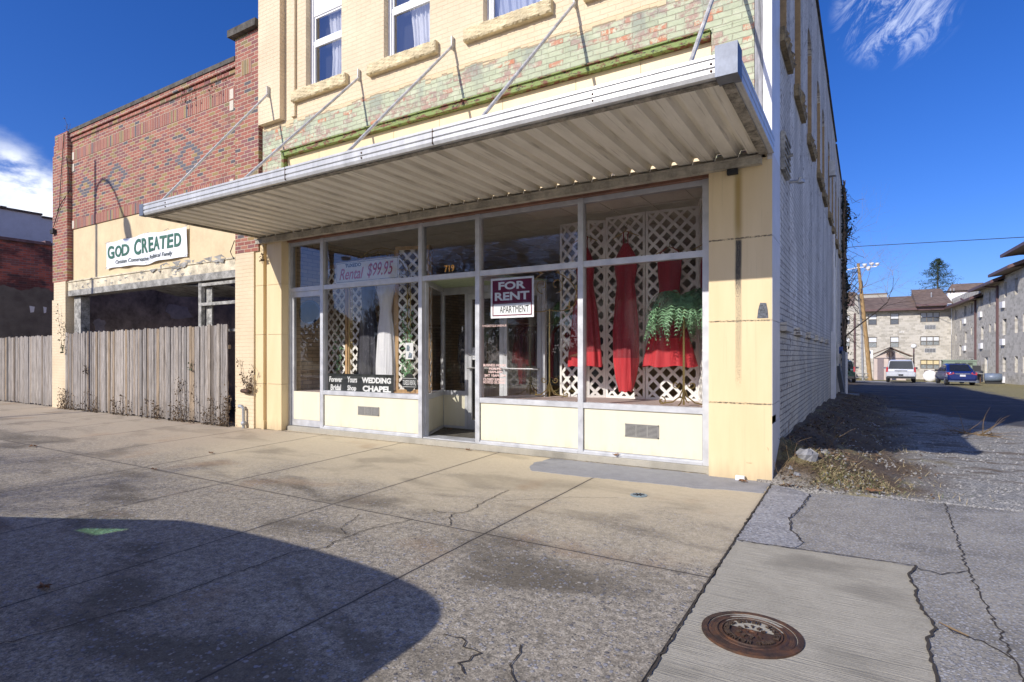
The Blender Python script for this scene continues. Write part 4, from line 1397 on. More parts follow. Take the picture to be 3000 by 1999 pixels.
for k in range(30):
    x = r.uniform(-16.0, -9.7); z = r.uniform(2.98, 3.16)
    m.add([(x, -.055, z), (x + r.uniform(.04, .2), -.056, z + r.uniform(-.01, .02)), (x + r.uniform(.02, .2), -.055, z - r.uniform(.01, .06))], [(0, 1, 2)])
build_each(m, 'peeled_patch', M_GREYWOOD, L, eps=.03)
m = MB(); m.box(-16.28, -9.30, -.055, .25, 2.82, 2.958)
m.build('bare_lintel', M_GREYWOOD, L)
m = MB(); m.obox(Matrix.Translation((-11.4, .5, 2.72)) @ Matrix.Rotation(.06, 4, 'Y') @ Matrix.Rotation(-.2, 4, 'X'), 3.2, .8, .03); m.build('sagging_soffit', M_GREYWOOD, L)
m = MB(); m.box(-10.62, -10.52, .0, .08, 0, 2.82); m.box(-10.5, -10.3, .09, .12, 1.6, 2.7); m.box(-10.52, -9.30, .0, .07, 2.33, 2.39); m.box(-10.52, -9.30, .0, .07, 2.72, 2.78); m.box(-10.52, -9.3, .0, .07, 1.80, 1.85)
m.box(-16.2, -15.85, .05, .25, 0, 2.8)
build_each(m, 'window_frame_remnant', plain('weather_whitened_wood', (.36, .35, .32), .8, var=.6, scale=10), L)
m = MB(); m.box(-16.9, -8.62, 4.5, 4.6, -.5, 4.0); m.box(-16.9, -16.7, .32, 5, -.5, 6); m.box(-8.75, -8.66, .32, 5, -.5, 5.6)
m.build('ruined_inner_wall', plain('brown_ruin_plaster', (.46, .35, .28), .9, var=.5, scale=1.5), L)
m = MB()
def blotch(cx, cz, w, h, y, seed):
    r = random.Random(seed); pts = []
    for k in range(16):
        t = 2 * PI * k / 16; q = r.uniform(.6, 1.1)
        pts.append((cx + math.cos(t) * w * q, cz + math.sin(t) * h * q))
    m.xprism(pts, -16.70, -16.69)
blotch(.82, 2.12, .17, .24, 0, 1); blotch(2.95, 2.62, .42, .30, 0, 4); blotch(3.1, 2.05, .42, .14, 0, 3); blotch(1.5, 1.9, .25, .10, 0, 6); blotch(2.5, 3.25, .12, .10, 0, 7)
build_each(m, 'plaster_patch', plain('pinkish_plaster', (.55, .47, .45), .9, var=.2), L)
m = MB(); m.box(-17.02, -16.96, .3, 8, -.6, 6.5); m.box(-8.62, -8.57, .3, 8, 5.5, 6.9); m.build('side_wall', M_REDY, L)
# surface wiring
m = MB()
for a in (((-16.33, -.12, 6.9), (-16.5, -.13, 5.6), (-16.55, -.13, 5.1), (-16.9, -.13, 4.62)), ((-16.2, -.12, 6.3), (-16.1, -.06, 5.5), (-16.4, -.13, 5.2), (-16.7, -.13, 5.0)),
          ((-9.29, -.08, 3.5), (-9.42, -.08, 3.3), (-9.3, -.09, 3.15))):
    m.tube(a, .009, 4)
m.box(-16.98, -16.8, -.18, -.10, 4.45, 4.55); m.lathe([(.03, 0), (.03, .08)], -16.85, -.15, 4.5, 8)
m.build('loose_wiring', M_BLACKM, L)

# ---- banner
bn = thing('banner', 'white vinyl banner lettered GOD CREATED in green, tied to the cream band', 'banner', (-12.67, 0, 3.36))
def bx0(x): t = (x + 14.36) / 3.38; return t
def bwave(p):
    t = bx0(p.x)
    dz = .018 * math.sin(t * 9.5) + .01 * math.sin(t * 21)
    dy = -.014 * (1 + math.sin(t * 14 + p.z * 3)) - .008 * math.sin(t * 31)
    return Vector((p.x, p.y + dy - .02, p.z + dz * ((3.67 - p.z) / .3)))
m = MB(); nx, nz = 90, 10
vs = [bwave(Vector((-14.36 + 3.38 * j / nx, 0, 3.35 + .63 * k / nz))) for k in range(nz + 1) for j in range(nx + 1)]
fs = [(k * (nx + 1) + j, k * (nx + 1) + j + 1, (k + 1) * (nx + 1) + j + 1, (k + 1) * (nx + 1) + j) for k in range(nz) for j in range(nx)]
m.add(vs, fs); m.build('banner_sheet', M_VINYL, bn, smooth=True)
def bent_text(m2, s, *a, **k):
    t = MB(); text_mb(t, s, *a, **k)
    m2.add([bwave(Vector(p)) + Vector((0, -.006, 0)) for p in t.v], t.f)
m = MB()
bent_text(m, "G", -14.28, -13.96, 3.57, 3.89, 0, bold=.03); bent_text(m, "OD", -13.92, -13.28, 3.585, 3.86, 0, bold=.03, space=.95)
m.build('banner_title', M_DGREEN, bn)
m = MB(); bent_text(m, "C", -13.10, -12.78, 3.57, 3.91, 0, bold=.03); [bent_text(m, ch, x_, x_ + .235, 3.59, 3.89, 0, bold=.03) for x_, ch in zip((-12.74, -12.46, -12.21, -11.985, -11.72, -11.44), "REATED")]
m.build('banner_title', M_DGREEN, bn)
m = MB(); bent_text(m, "Christian Conservative Political Family", -13.92, -11.5, 3.40, 3.52, 0, shear=.15, bold=.008); m.build('banner_subtitle', M_DGREY, bn)
m = MB()
for x, z in ((-14.34, 3.95), (-13.5, 3.97), (-12.6, 3.98), (-11.8, 3.97), (-11.0, 3.97), (-11.0, 3.37), (-14.34, 3.37), (-12.6, 3.35)): m.tube([(x, -.06, z), (x + .03, .02, z + .06)], .005, 4)
build_each(m, 'tie', M_STEEL, bn)


# ---- picket fences
def fence(name, label, x0, x1, y, zt, seed, gap=None):
    r = random.Random(seed)
    root = thing(name, label, 'fence', ((x0 + x1) / 2, y, 0))
    m = MB(); tints = []
    x = x0; lean_ = 0
    while x < x1 - .03:
        w = r.uniform(.074, .108)
        if x + w > x1: w = x1 - x
        if gap and gap[0] < x < gap[1]:
            x += w; continue
        ln = r.uniform(-.014, .014); top = zt(x) + r.uniform(-.03, .015); yy = y + r.uniform(-.012, .010)
        b = sg(x, y) + r.uniform(.01, .05)
        c = .022
        n0 = len(m.v)
        m.vprism([(x + .004, b), (x + w - .004, b), (x + w - .004 + ln, top - c), (x + w - .004 - c + ln, top), (x + .004 + c + ln, top), (x + .004 + ln, top - c)], yy - .010, yy + .010)
        t = r.random(); tints += [t] * (len(m.v) - n0)
        x += w
    o = m.build('picket_panel', M_WOOD, root)
    at = o.data.attributes.new('tint', 'FLOAT', 'POINT'); at.data.foreach_set('value', tints)
    m = MB()
    for z in (.35, 1.5): m.box(x0, x1, y + .012, y + .06, z - .04, z + .04)
    o = m.build('rail', M_WOOD, root); at = o.data.attributes.new('tint', 'FLOAT', 'POINT'); at.data.foreach_set('value', [.9] * len(m.v))
    for x in np.arange(x0 + .1, x1, 2.3):
        m = MB(); m.box(x, x + .09, y + .062, y + .15, -.05, zt(x) - .1)
        o = m.build('post', M_WOOD, root); at = o.data.attributes.new('tint', 'FLOAT', 'POINT'); at.data.foreach_set('value', [.95] * len(m.v))
    return root


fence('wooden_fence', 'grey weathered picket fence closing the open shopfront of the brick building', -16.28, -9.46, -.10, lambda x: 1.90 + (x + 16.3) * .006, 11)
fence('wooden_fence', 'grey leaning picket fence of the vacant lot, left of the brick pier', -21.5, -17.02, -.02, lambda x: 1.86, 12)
fg = MB()
for x, a in ((-19.34, .05), (-19.22, -.03), (-18.0, .08)):
    pass

# ---- buildings beyond the vacant lot
v = thing('dark_brick_building', 'sooty dark brick building side wall with tarred lower half beyond the vacant lot', 'building', (-26, 6, 0))
X = -22.6
m = MB(); m.box(X - 6, X, -1.5, 30, -1, 5.02); m.build('wall', M_DARKB, v)
m = MB()
m.box(X - .3, X + .06, -1.5, 30, 5.02, 5.11)
for y in np.arange(-1, 30, 1.35): m.box(X - .3, X + .09, y, y + .16, 5.04, 5.16)
m.build('coping', M_CLAYCOP, v)
m = MB()
for (y, z, w) in ((1.37, 2.86, .07), (1.72, 2.86, .045)):
    m.xprism([(y - w, z + .10), (y + w, z + .08), (y + w * .7, z - .1), (y - w * .6, z - .12)], X, X + .008)
build_each(m, 'white_smudge', M_SWHITE, v)
m = MB(); m.box(X, X + .004, 5.3, 5.75, 2.8, 3.05); m.build('hole', M_DARK, v)
v = thing('blue_grey_building', 'tall blue grey rendered building rising behind the dark brick one', 'building', (-34, 8, 0))
X = -30.0
m = MB(); m.box(X - 9, X, -6, 4.24, -1, 7.46); m.box(X - 9, X, 4.24, 40, -1, 7.36); m.build('wall', M_BLUEG, v)
m = MB(); m.box(X - .3, X + .08, -6, 4.25, 7.46, 7.54); m.box(X - .3, X + .08, 4.25, 40, 7.36, 7.44)
for y in np.arange(-6, 30, 2.2): m.box(X - .3, X + .1, y, y + .2, 7.38 if y > 4.2 else 7.48, 7.47 if y > 4.2 else 7.57)
m.build('coping', M_COPING, v)


# ---- creeping vines, each a plant of its own
def creeper(label, x0, x1, y, zlo, zhi, nst, seed, dens=24, mat=None, lean=0, name='creeping_vine'):
    r = random.Random(seed)
    root = thing(name, label, 'vine', ((x0 + x1) / 2, y, zlo))
    st = MB(); lf = MB()
    for s in range(nst):
        x = r.uniform(x0, x1); z = zlo; pts = [(x, y - .01, z)]
        top = zlo + (zhi - zlo) * r.uniform(.25, 1) ** 1.5
        while z < top:
            z += r.uniform(.03, .09); x += r.uniform(-.05, .05) + lean * .03
            pts.append((x, y - r.uniform(.005, .03), z))
        st.tube(pts, .004, 3)
        for k in range(int(dens * (top - zlo) / .6) + 3):
            px, py, pz = pts[min(len(pts) - 1, int(r.random() ** 1.4 * len(pts)))]
            px += r.gauss(0, .035); pz += r.gauss(0, .03); py -= r.uniform(0, .04)
            s_ = r.uniform(.010, .026)
            M = Matrix.Translation((px, py, max(pz, zlo + .005))) @ Matrix.Rotation(r.uniform(-1, 1), 4, 'X') @ Matrix.Rotation(r.uniform(-1, 1), 4, 'Z') @ Matrix.Rotation(r.uniform(0, 6), 4, 'Y')
            lf.add([M @ Vector(q) for q in ((0, 0, -s_), (s_ * .8, .006, -.1 * s_), (0, -.004, s_ * 1.2), (-s_ * .8, .006, -.1 * s_))], [(0, 1, 2, 3)])
    st.build('stem', M_STEM, root); lf.build('leaves', mat or M_IVYD, root)


vg = 'vines creeping up the picket fence'
cr = [('dark ivy bunch at the left foot of the picket fence', -16.5, -15.6, .50, 16, M_IVYD), ('brownish ivy trailing left of centre at the fence foot', -15.3, -14.4, .5, 10, M_IVYD),
      ('sparse withered vine at the middle of the fence foot', -13.9, -13.0, .4, 8, M_IVYD), ('short brown vine right of the fence middle', -12.6, -11.7, .42, 8, M_IVYD),
      ('leafy withered vine climbing the right third of the fence', -11.4, -10.5, .85, 12, M_IVYD), ('dense vine at the right end of the fence beside the cream pier', -10.2, -9.35, .65, 18, M_IVYD)]
for i, (lb, a, b, h, n, mt) in enumerate(cr): creeper(lb, a, b, -.13, sg(0, -.13), h, n, 100 + i, mat=mt)
creeper('small withered vine halfway up the left of the picket fence', -15.2, -14.9, -.13, .9, 1.3, 3, 120)
creeper('green ivy sprig hanging high on the right of the picket fence', -10.7, -10.6, -.13, 1.05, 1.25, 3, 121, mat=M_IVY)
creeper('green ivy climbing the inner edge of the left brick pier', -16.35, -16.25, -.14, 1.4, 2.7, 3, 122, mat=M_IVY)
creeper('dead vine climbing the fence end post next to the cream pier', -9.42, -9.36, -.13, .3, 1.55, 4, 123)
creeper('dead brown vine clinging to the cream brick above the valve', -9.0, -8.75, -.075, .72, 1.25, 6, 124, dens=40, lean=-.4)
creeper('bit of dead vine under the canopy between the left piers', -8.47, -8.44, -.05, 3.05, 3.38, 3, 125, dens=50)
creeper('thin bare vine along the parapet of the brick building', -12.2, -9.6, -.08, 6.45, 6.9, 12, 126, dens=2)
creeper('bare twiggy weed on top of the left brick pier', -16.4, -16.2, -.02, 6.95, 7.6, 4, 127, dens=3, name='twiggy_weed')


# ================================================================ shop display
def lattice(name, label, a, b, z0, z1, mat=None, frame=False, group='white lattice screens in the display windows'):
    """one hinged screen panel from plan point a to b"""
    a = Vector((a[0], a[1], 0)); b = Vector((b[0], b[1], 0)); Lx = (b - a).length
    u = (b - a).normalized(); n = Vector((u.y, -u.x, 0))
    root = thing(name, label, 'screen', ((a.x + b.x) / 2, (a.y + b.y) / 2, z0), group)
    H_ = z1 - z0
    M = Matrix((u.to_4d() * 1, n.to_4d(), Vector((0, 0, 1, 0)), Vector((0, 0, 0, 1)))).transposed()
    M = Matrix(((u.x, n.x, 0, a.x), (u.y, n.y, 0, a.y), (0, 0, 1, z0), (0, 0, 0, 1)))
    m = MB(); s = .196; w = .058
    for sgn in (1, -1):
        k = -H_ if sgn > 0 else 0
        c = k
        while c < Lx + (0 if sgn > 0 else H_):
            # line x = c + z (sgn>0) or x = c - z
            if sgn > 0: z_a = max(0, -c); z_b = min(H_, Lx - c); pa = (c + z_a, z_a); pb = (c + z_b, z_b)
            else: z_a = max(0, c - Lx); z_b = min(H_, c); pa = (c - z_a, z_a); pb = (c - z_b, z_b)
            if z_b > z_a + .02:
                dx, dz = pb[0] - pa[0], pb[1] - pa[1]; l_ = math.hypot(dx, dz); nx_, nz_ = -dz / l_ * w / 2, dx / l_ * w / 2
                yo = 0 if sgn > 0 else .007
                q = [(pa[0] - nx_, pa[1] - nz_), (pb[0] - nx_, pb[1] - nz_), (pb[0] + nx_, pb[1] + nz_), (pa[0] + nx_, pa[1] + nz_)]
                q = [(min(Lx, max(0, x)), min(H_, max(0, z))) for x, z in q]
                vs = [M @ Vector((x, yo, z)) for x, z in q] + [M @ Vector((x, yo - .006, z)) for x, z in q]
                m.add(vs, [(0, 1, 2, 3), (7, 6, 5, 4), (0, 4, 5, 1), (1, 5, 6, 2), (2, 6, 7, 3), (3, 7, 4, 0)])
            c += s
    m.build('lattice_slats', mat or M_LATT, root)
    m = MB(); f = .035 if not frame else .06
    i0 = 0
    m.box(0, f, -.01, .012, 0, H_); m.box(Lx - f, Lx, -.01, .012, 0, H_); m.box(f, Lx - f, -.01, .012, 0, f); m.box(f, Lx - f, -.01, .012, H_ - f, H_)
    m.xform(M)
    m.build('lattice_frame', M_PINE if frame else (mat or M_LATT), root)
    return root


lattice('lattice_screen', 'white lattice screen panel behind the leftmost red dress, beside the window mullion', (-3.28, 1.56), (-2.80, 1.50), .70, 3.40)
lattice('lattice_screen', 'narrow white lattice panel directly behind the mullion side of the red dresses', (-2.79, 1.50), (-2.55, 1.64), .70, 3.40)
lattice('lattice_screen', 'white lattice panel behind the long sheer-hemmed red dress', (-2.54, 1.64), (-1.91, 1.59), .70, 3.44)
lattice('lattice_screen', 'widest white lattice panel behind the flared red dress and fern', (-1.90, 1.59), (-1.16, 1.64), .70, 3.44)
lattice('lattice_screen', 'white lattice side panel turned edge-on beside the stained pier', (-1.15, 1.62), (-.80, .60), .70, 3.46)
lattice('lattice_screen', 'pine framed lattice screen at the left of the tuxedo window', (-8.10, 1.02), (-7.46, 1.02), .70, 3.06, frame=True)
lattice('lattice_screen', 'pine framed lattice screen behind the dark gown and the rental sign', (-7.44, 1.02), (-6.28, 1.02), .70, 3.10, frame=True)
lattice('lattice_screen', 'pine framed lattice screen angled behind the white gown', (-6.26, 1.03), (-6.06, .78), .70, 3.15, frame=True)
lattice('lattice_screen', 'pine framed lattice screen next to the house number 719', (-6.04, .78), (-5.42, .98), .70, 3.2, frame=True)
lattice('lattice_screen', 'narrow lattice screen seen through the side glass of the entrance', (-5.40, .98), (-5.24, .70), .70, 3.15, frame=True)


def dress(label, cx, cy, prof, z0, mats, seed, straps=True, rot=0, amp=.10, flat=.34, nf=9, split=None):
    """prof: list of (z, half width); folds deepen toward the hem"""
    root = thing('dress', label, 'dress', (cx, cy, z0))
    n = 72
    r = random.Random(seed); ph = r.uniform(0, 6)
    Z = []
    for (za, wa), (zb, wb) in zip(prof, prof[1:]):
        k = max(1, int((zb - za) / .05))
        for i in range(k): Z.append((za + (zb - za) * i / k, wa + (wb - wa) * (i / k)))
    Z.append(prof[-1])
    zt = prof[-1][0]
    def ring(z, w):
        f = max(0, 1 - (z - prof[0][0]) / (zt - prof[0][0]) * 1.15)
        out = []
        for k in range(n):
            t = 2 * PI * k / n
            q = 1 + amp * f * math.sin(nf * t + ph + z * 1.3) + amp * .4 * f * math.sin(nf * 2.3 * t - z * 4)
            x = math.cos(t) * w * q; y = math.sin(t) * (w * flat + .03) * q * (1 - .15 * f * math.sin(nf * t))
            out.append((cx + x, cy + y, z + (0.012 * math.sin(5 * t + ph) if z == prof[0][0] else 0)))
        return out
    def body(Zs):
        m = MB(); vs = []
        for z, w in Zs: vs += ring(z, w)
        fs = [(i * n + k, i * n + (k + 1) % n, (i + 1) * n + (k + 1) % n, (i + 1) * n + k) for i in range(len(Zs) - 1) for k in range(n)]
        m.add(vs, fs); return m
    if split:
        lo = [q for q in Z if q[0] <= split + 1e-6]; hi = [q for q in Z if q[0] >= lo[-1][0] - 1e-6]
        body(lo).build('skirt', mats[1], root, smooth=True); body(hi).build('bodice', mats[0], root, smooth=True)
    else: body(Z).build('gown', mats[0], root, smooth=True)
    if straps:
        m = MB(); w = prof[-1][1]
        for s in (-1, 1): m.tube([(cx + s * w * .8, cy, zt - .02), (cx + s * w * .75, cy - .01, zt + .10), (cx + s * .04, cy, zt + .17)], .008, 5)
        m.build('strap', mats[0], root)
    m = MB(); m.tube([(cx - .19, cy, zt + .09), (cx, cy, zt + .18), (cx + .19, cy, zt + .09)], .007, 5)
    m.tube([(cx, cy, zt + .18), (cx, cy, zt + .24), (cx + .03, cy, zt + .27), (cx + .0, cy, zt + .30)], .004, 4)
    m.build('hanger', M_BRASS, root)
    return root


RD = m_cloth('red_satin', (.20, .004, .012), (.34, .010, .022), spark=.25)
RS = m_cloth('red_chiffon', (.42, .012, .022), (.62, .03, .04))
DG = m_cloth('dark_sequin', (.012, .013, .022), (.035, .035, .055), spark=.5)
WG = m_cloth('white_satin', (.70, .70, .74), (.86, .86, .88))
dress('red gown half hidden by the mullion, leftmost of the red dresses', -2.68, 1.18, [(1.18, .25), (1.45, .235), (2.0, .19), (2.4, .125), (2.66, .15), (2.82, .09), (2.92, .045)], 1.18, (RD, RS), 1, split=1.42)
dress('long red gown with a sheer trailing hem and halter neck', -2.07, 1.22, [(.83, .09), (1.0, .14), (1.25, .18), (1.7, .185), (2.2, .15), (2.35, .13), (2.55, .165), (2.68, .175), (2.80, .12), (2.93, .04)], .83, (RD, RS), 2, split=1.36, flat=.28)
dress('red dress with thin straps and a wide flared hem behind the fern', -1.47, 1.30, [(1.19, .36), (1.42, .32), (1.58, .27), (1.85, .21), (2.25, .14), (2.5, .165), (2.66, .17)], 1.19, (RD, RS), 3, split=1.60, flat=.25, nf=7)
dress('dark red gown cut off by the right edge of the window', -.86, .88, [(1.7, .09), (2.2, .09), (2.5, .09), (2.6, .07)], 1.7, (RD, RD), 4, flat=.3)
dress('dark sequinned gown hanging in the tuxedo window', -6.74, .84, [(.72, .27), (1.2, .24), (1.8, .20), (2.2, .14), (2.5, .16), (2.62, .12)], .72, (DG, DG), 5, straps=False, amp=.16)
dress('white satin gown with draped train beside the dark sequinned gown', -6.24, .76, [(.75, .20), (1.2, .20), (1.8, .17), (2.1, .12), (2.3, .15), (2.45, .2), (2.58, .20)], .75, (WG, WG), 6, straps=False, amp=.13)


def scroll(m, c, r0, turns, start, rad, plane='x', n=26, sx=1):
    pts = []
    for i in range(n + 1):
        t = i / n; a = start + turns * 2 * PI * t; q = r0 * (1 - .75 * t)
        dx, dz = math.cos(a) * q * sx, math.sin(a) * q
        pts.append((c[0] + dx, c[1], c[2] + dz) if plane == 'x' else (c[0], c[1] + dx, c[2] + dz))
    m.tube(pts, rad, 5)


def stand_base(m, cx, cy, z):
    for s in (-1, 1):
        m.tube([(cx, cy, z + .24), (cx + s * .05, cy, z + .12), (cx + s * .14, cy, z + .05), (cx + s * .26, cy, z + .03), (cx + s * .30, cy, z + .06)], .009, 5)
        m.tube([(cx, cy, z + .24), (cx, cy + s * .05, z + .12), (cx, cy + s * .14, z + .05), (cx, cy + s * .24, z + .03)], .009, 5)
        scroll(m, (cx + s * .28, cy, z + .06), .055, 1.1, PI / 2, .008, sx=s)
        scroll(m, (cx + s * .10, cy, z + .27), .05, 1.1, PI, .007, sx=s)


def fern(label, cx, cy, zc, R_, seed, nfr=110):
    root = thing('fern_on_stand', label, 'plant', (cx, cy, .70))
    m = MB(); m.tube([(cx, cy, .72), (cx, cy, zc - .02)], .014, 8); stand_base(m, cx, cy, .70); m.build('stand', M_BRASS, root)
    m = MB(); m.lathe([(.06, -.02), (.10, .10), (.11, .14)], cx, cy, zc - .04, 12); m.build('pot', M_BRASS, root)
    r = random.Random(seed); m = MB()
    NS = 24
    for f in range(nfr):
        az = r.uniform(0, 2 * PI); ln = R_ * r.uniform(.55, 1.2); up = r.uniform(-.1, 1.1); dr = r.uniform(.75, 1.35); side_ = r.uniform(-.5, .5)
        P0 = Vector((cx, cy, zc + r.uniform(.02, .12))); pts = []
        for i in range(NS):
            t = i / (NS - 1)
            rr = ln * (1 - (1 - t) ** 1.7) * .76
            zz = up * .20 * math.sin(t * PI * .9) - ln * dr * max(0, t - .22) ** 1.5
            a2 = az + side_ * t * t
            pts.append(P0 + Vector((math.cos(a2) * rr, math.sin(a2) * rr, zz)))
        for i in range(1, NS):
            p = pts[i]; d = (pts[i] - pts[i - 1]).normalized(); t = i / (NS - 1)
            side = d.cross(Vector((0, 0, 1)));
            if side.length < .2: side = Vector((-math.sin(az), math.cos(az), 0))
            side.normalize()
            wl = (.058 * math.sin(PI * min(1, t * .86 + .12)) + .008) * r.uniform(.75, 1.15)
            for s in (-1, 1):
                tip = p + side * s * wl + d * .016 * r.uniform(.4, 1.6) - Vector((0, 0, wl * r.uniform(.0, .6)))
                nn = d * .0075
                m.add([p - nn, tip - nn * .1, tip + nn * .5, p + nn], [(0, 1, 2, 3)])
        m.tube(pts[::3], .0025, 3, cap=False)
    m.build('fronds', M_FERN, root)


fern('bushy green fern on a scrolled brass stand at the right end of the window', -1.12, .72, 1.93, .58, 5, 130)
fern('small green fern on a brass stand behind the right door glass', -3.45, 2.05, 1.95, .28, 6, 40)
# candelabra arch
root = thing('candelabra', 'tall brass candelabra with curling heart shaped arms behind the FOR RENT sign', 'candelabra', (-3.24, 1.12, .70))
m = MB(); cx, cy = -3.24, 1.12
m.tube([(cx, cy, .72), (cx, cy, 2.05)], .012, 8); stand_base(m, cx, cy, .70)
for s in (-1, 1):
    pts = [(cx + s * .46 * math.sin(t) ** 1.0, cy, 2.03 + .30 - .30 * math.cos(t) * 1.0 - .12 * math.sin(t)) for t in np.linspace(0, 2.9, 22)]
    m.tube(pts, .009, 6)
    scroll(m, (cx + s * .12, cy, 2.40), .12, 1.0, -PI / 2, .008, sx=s)
m.build('frame', M_BRASS, root)
m = MB()
for s, t in [(s, t) for s in (-1, 1) for t in (.8, 1.3, 1.8, 2.3, 2.8)]:
    x, z = cx + s * .46 * math.sin(t), 2.03 + .30 - .30 * math.cos(t) - .12 * math.sin(t)
    m.lathe([(.01, 0), (.035, .02), (.038, .03), (.012, .035), (.012, .09), (0, .10)], x, cy, z + .01, 8)
m.build('candle_cup', M_BRASS, root)
# wedding arch and ivy pillar in the left window
root = thing('wedding_arch', 'thin brass scrollwork arch standing behind the tuxedo rental sign', 'arch', (-6.55, .80, .70))
m = MB()
for q in (0, .07): m.tube([(-7.18 + q, .80, .72), (-7.18 + q, .80, 2.60)] + [(-6.45 - (.73 - q) * math.cos(t), .80, 2.60 + (.62 - q) * math.sin(t)) for t in np.linspace(0, PI, 20)] + [(-5.72 - q, .80, 2.60), (-5.72 - q, .80, .72)], .008, 6)
for k in range(9):
    for x in (-7.145, -5.755): scroll(m, (x, .80, .95 + k * .2), .045, 1.0, k * 1.7, .006)
for t in np.linspace(.3, 2.8, 7): scroll(m, (-6.45 - .62 * math.cos(t), .80, 2.60 + .50 * math.sin(t)), .07, 1.1, t, .006)
m.build('scrollwork', M_BRASS, root)
creeper('green silk ivy climbing the right leg of the wedding arch', -5.78, -5.66, .76, .95, 2.35, 5, 130, dens=60, mat=M_FERN)
creeper('green silk ivy hanging inside the leftmost tall pane', -7.72, -7.62, 1.0, .9, 2.15, 3, 131, dens=30, mat=M_FERN)
# clothes rack seen through the door glass
root = thing('clothes_rack', 'dark row of suits on a rack deep inside behind the entrance', 'rack', (-4.6, 3.2, 0))
m = MB(); m.tube([(-6.4, 3.2, 1.95), (-3.0, 3.2, 1.95)], .02, 6); m.tube([(-6.4, 3.2, 0), (-6.4, 3.2, 1.95)], .02, 6); m.tube([(-3.0, 3.2, 0), (-3.0, 3.2, 1.95)], .02, 6); m.build('rail', M_CHROME, root)
r = random.Random(8)
sm = [m_cloth('suit_%s' % n_, c_, tuple(q * 1.6 for q in c_)) for n_, c_ in (('navy', (.012, .016, .04)), ('black', (.012, .012, .014)), ('red', (.16, .01, .02)), ('grey', (.07, .07, .08)))]
x = -6.35
while x < -3.05:
    w = r.uniform(.05, .09); m = MB()
    m.xprism([(2.95, .75 + r.uniform(0, .5)), (3.45, .75), (3.42, 1.75), (3.22, 1.90), (3.0, 1.75)], x, x + w); m.build('suit', sm[r.choice((0, 0, 1, 1, 1, 3, 2))], root); x += w + .012
m = MB(); m.box(-7.6, -1.0, 5.5, 6.0, 0, 1.1); tag(m.build('counter', M_PINE), 'dim wooden counter deep inside the shop', 'counter')


# ================================================================ signs
def board(name, label, cat, x0, x1, z0, z1, y, mat, part='sign_board'):
    root = thing(name, label, cat, ((x0 + x1) / 2, y, z0)); m = MB(); m.box(x0, x1, y, y + .006, z0, z1)
    m.build(part, mat, root); return root


# FOR RENT
x0, x1, z0, z1 = -3.70, -3.0, 1.865, 2.425
s = board('for_rent_sign', 'maroon and white FOR RENT APARTMENT sign taped inside the window', 'sign', x0, x1, z0, z1, .208, M_SWHITE)
s['label'] = 'maroon and white FOR RENT APARTMENT sign behind the glass'
m = MB(); y = .2065
m.box(x0 + .03, x1 - .03, y, .2078, z0 + .215, z1 - .03); m.box(x0 + .03, x1 - .03, y, .2078, z0 + .03, z0 + .045); m.box(x0 + .03, x0 + .045, y, .2078, z0 + .03, z0 + .2); m.box(x1 - .045, x1 - .03, y, .2078, z0 + .03, z0 + .2); m.box(x0 + .03, x1 - .03, y, .2078, z0 + .2, z0 + .214)
m.build('coloured_field', M_MAROON, s)
m = MB()
text_mb(m, "FOR", x0 + .13, x1 - .13, z1 - .165, z1 - .055, y, bold=.035, depth=.0006); text_mb(m, "RENT", x0 + .07, x1 - .07, z1 - .315, z1 - .20, y, bold=.035, depth=.0006)
m.build('title_lettering', M_SWHITE, s)
m = MB(); text_mb(m, "APARTMENT", x0 + .15, x1 - .08, z0 + .07, z0 + .165, y, bold=.0, depth=.0006); m.build('apartment_lettering', M_BLACK, s)
# tuxedo rental
s = board('rental_sign', 'long white sign reading TUXEDO Rental $99.95 in the upper left window', 'sign', -6.97, -5.52, 2.575, 2.93, .30, M_SWHITE)
m = MB(); y = .2985
for q in ((-6.95, -5.54, 2.59, 2.597), (-6.95, -5.54, 2.908, 2.915), (-6.95, -6.943, 2.59, 2.915), (-5.547, -5.54, 2.59, 2.915)): m.box(q[0], q[1], y, .2998, q[2], q[3])
text_mb(m, "TUXEDO", -6.74, -6.36, 2.835, 2.895, y, bold=.05, depth=.001); m.build('tuxedo_lettering', M_NAVY, s)
m = MB(); text_mb(m, "Rental", -6.88, -6.30, 2.63, 2.82, y, shear=.35, bold=.012, depth=.001); text_mb(m, "$99.95", -6.22, -5.64, 2.62, 2.87, y, shear=.3, bold=.008, depth=.001); m.build('price_lettering', M_REDINK, s)
# black chapel sign
s = board('chapel_sign', 'black board reading Forever Yours Bridal Shop Wedding Chapel along the window foot', 'sign', -7.085, -5.57, .712, 1.03, .228, M_BLACK)
m = MB(); y = .2265
text_mb(m, "Forever", -7.05, -6.73, .885, .98, y, bold=.03, depth=.001, shear=.08); text_mb(m, "Yours", -6.61, -6.38, .885, .985, y, bold=.03, depth=.001, shear=.08)
text_mb(m, "Bridal", -7.02, -6.76, .745, .845, y, bold=.03, depth=.001, shear=.08); text_mb(m, "Shop", -6.61, -6.40, .725, .84, y, bold=.03, depth=.001, shear=.08)
text_mb(m, "WEDDING", -6.27, -5.62, .885, .98, y, bold=.05, depth=.001); text_mb(m, "CHAPEL", -6.25, -5.62, .745, .845, y, bold=.05, depth=.001)
m.build('lettering', M_SWHITE, s)
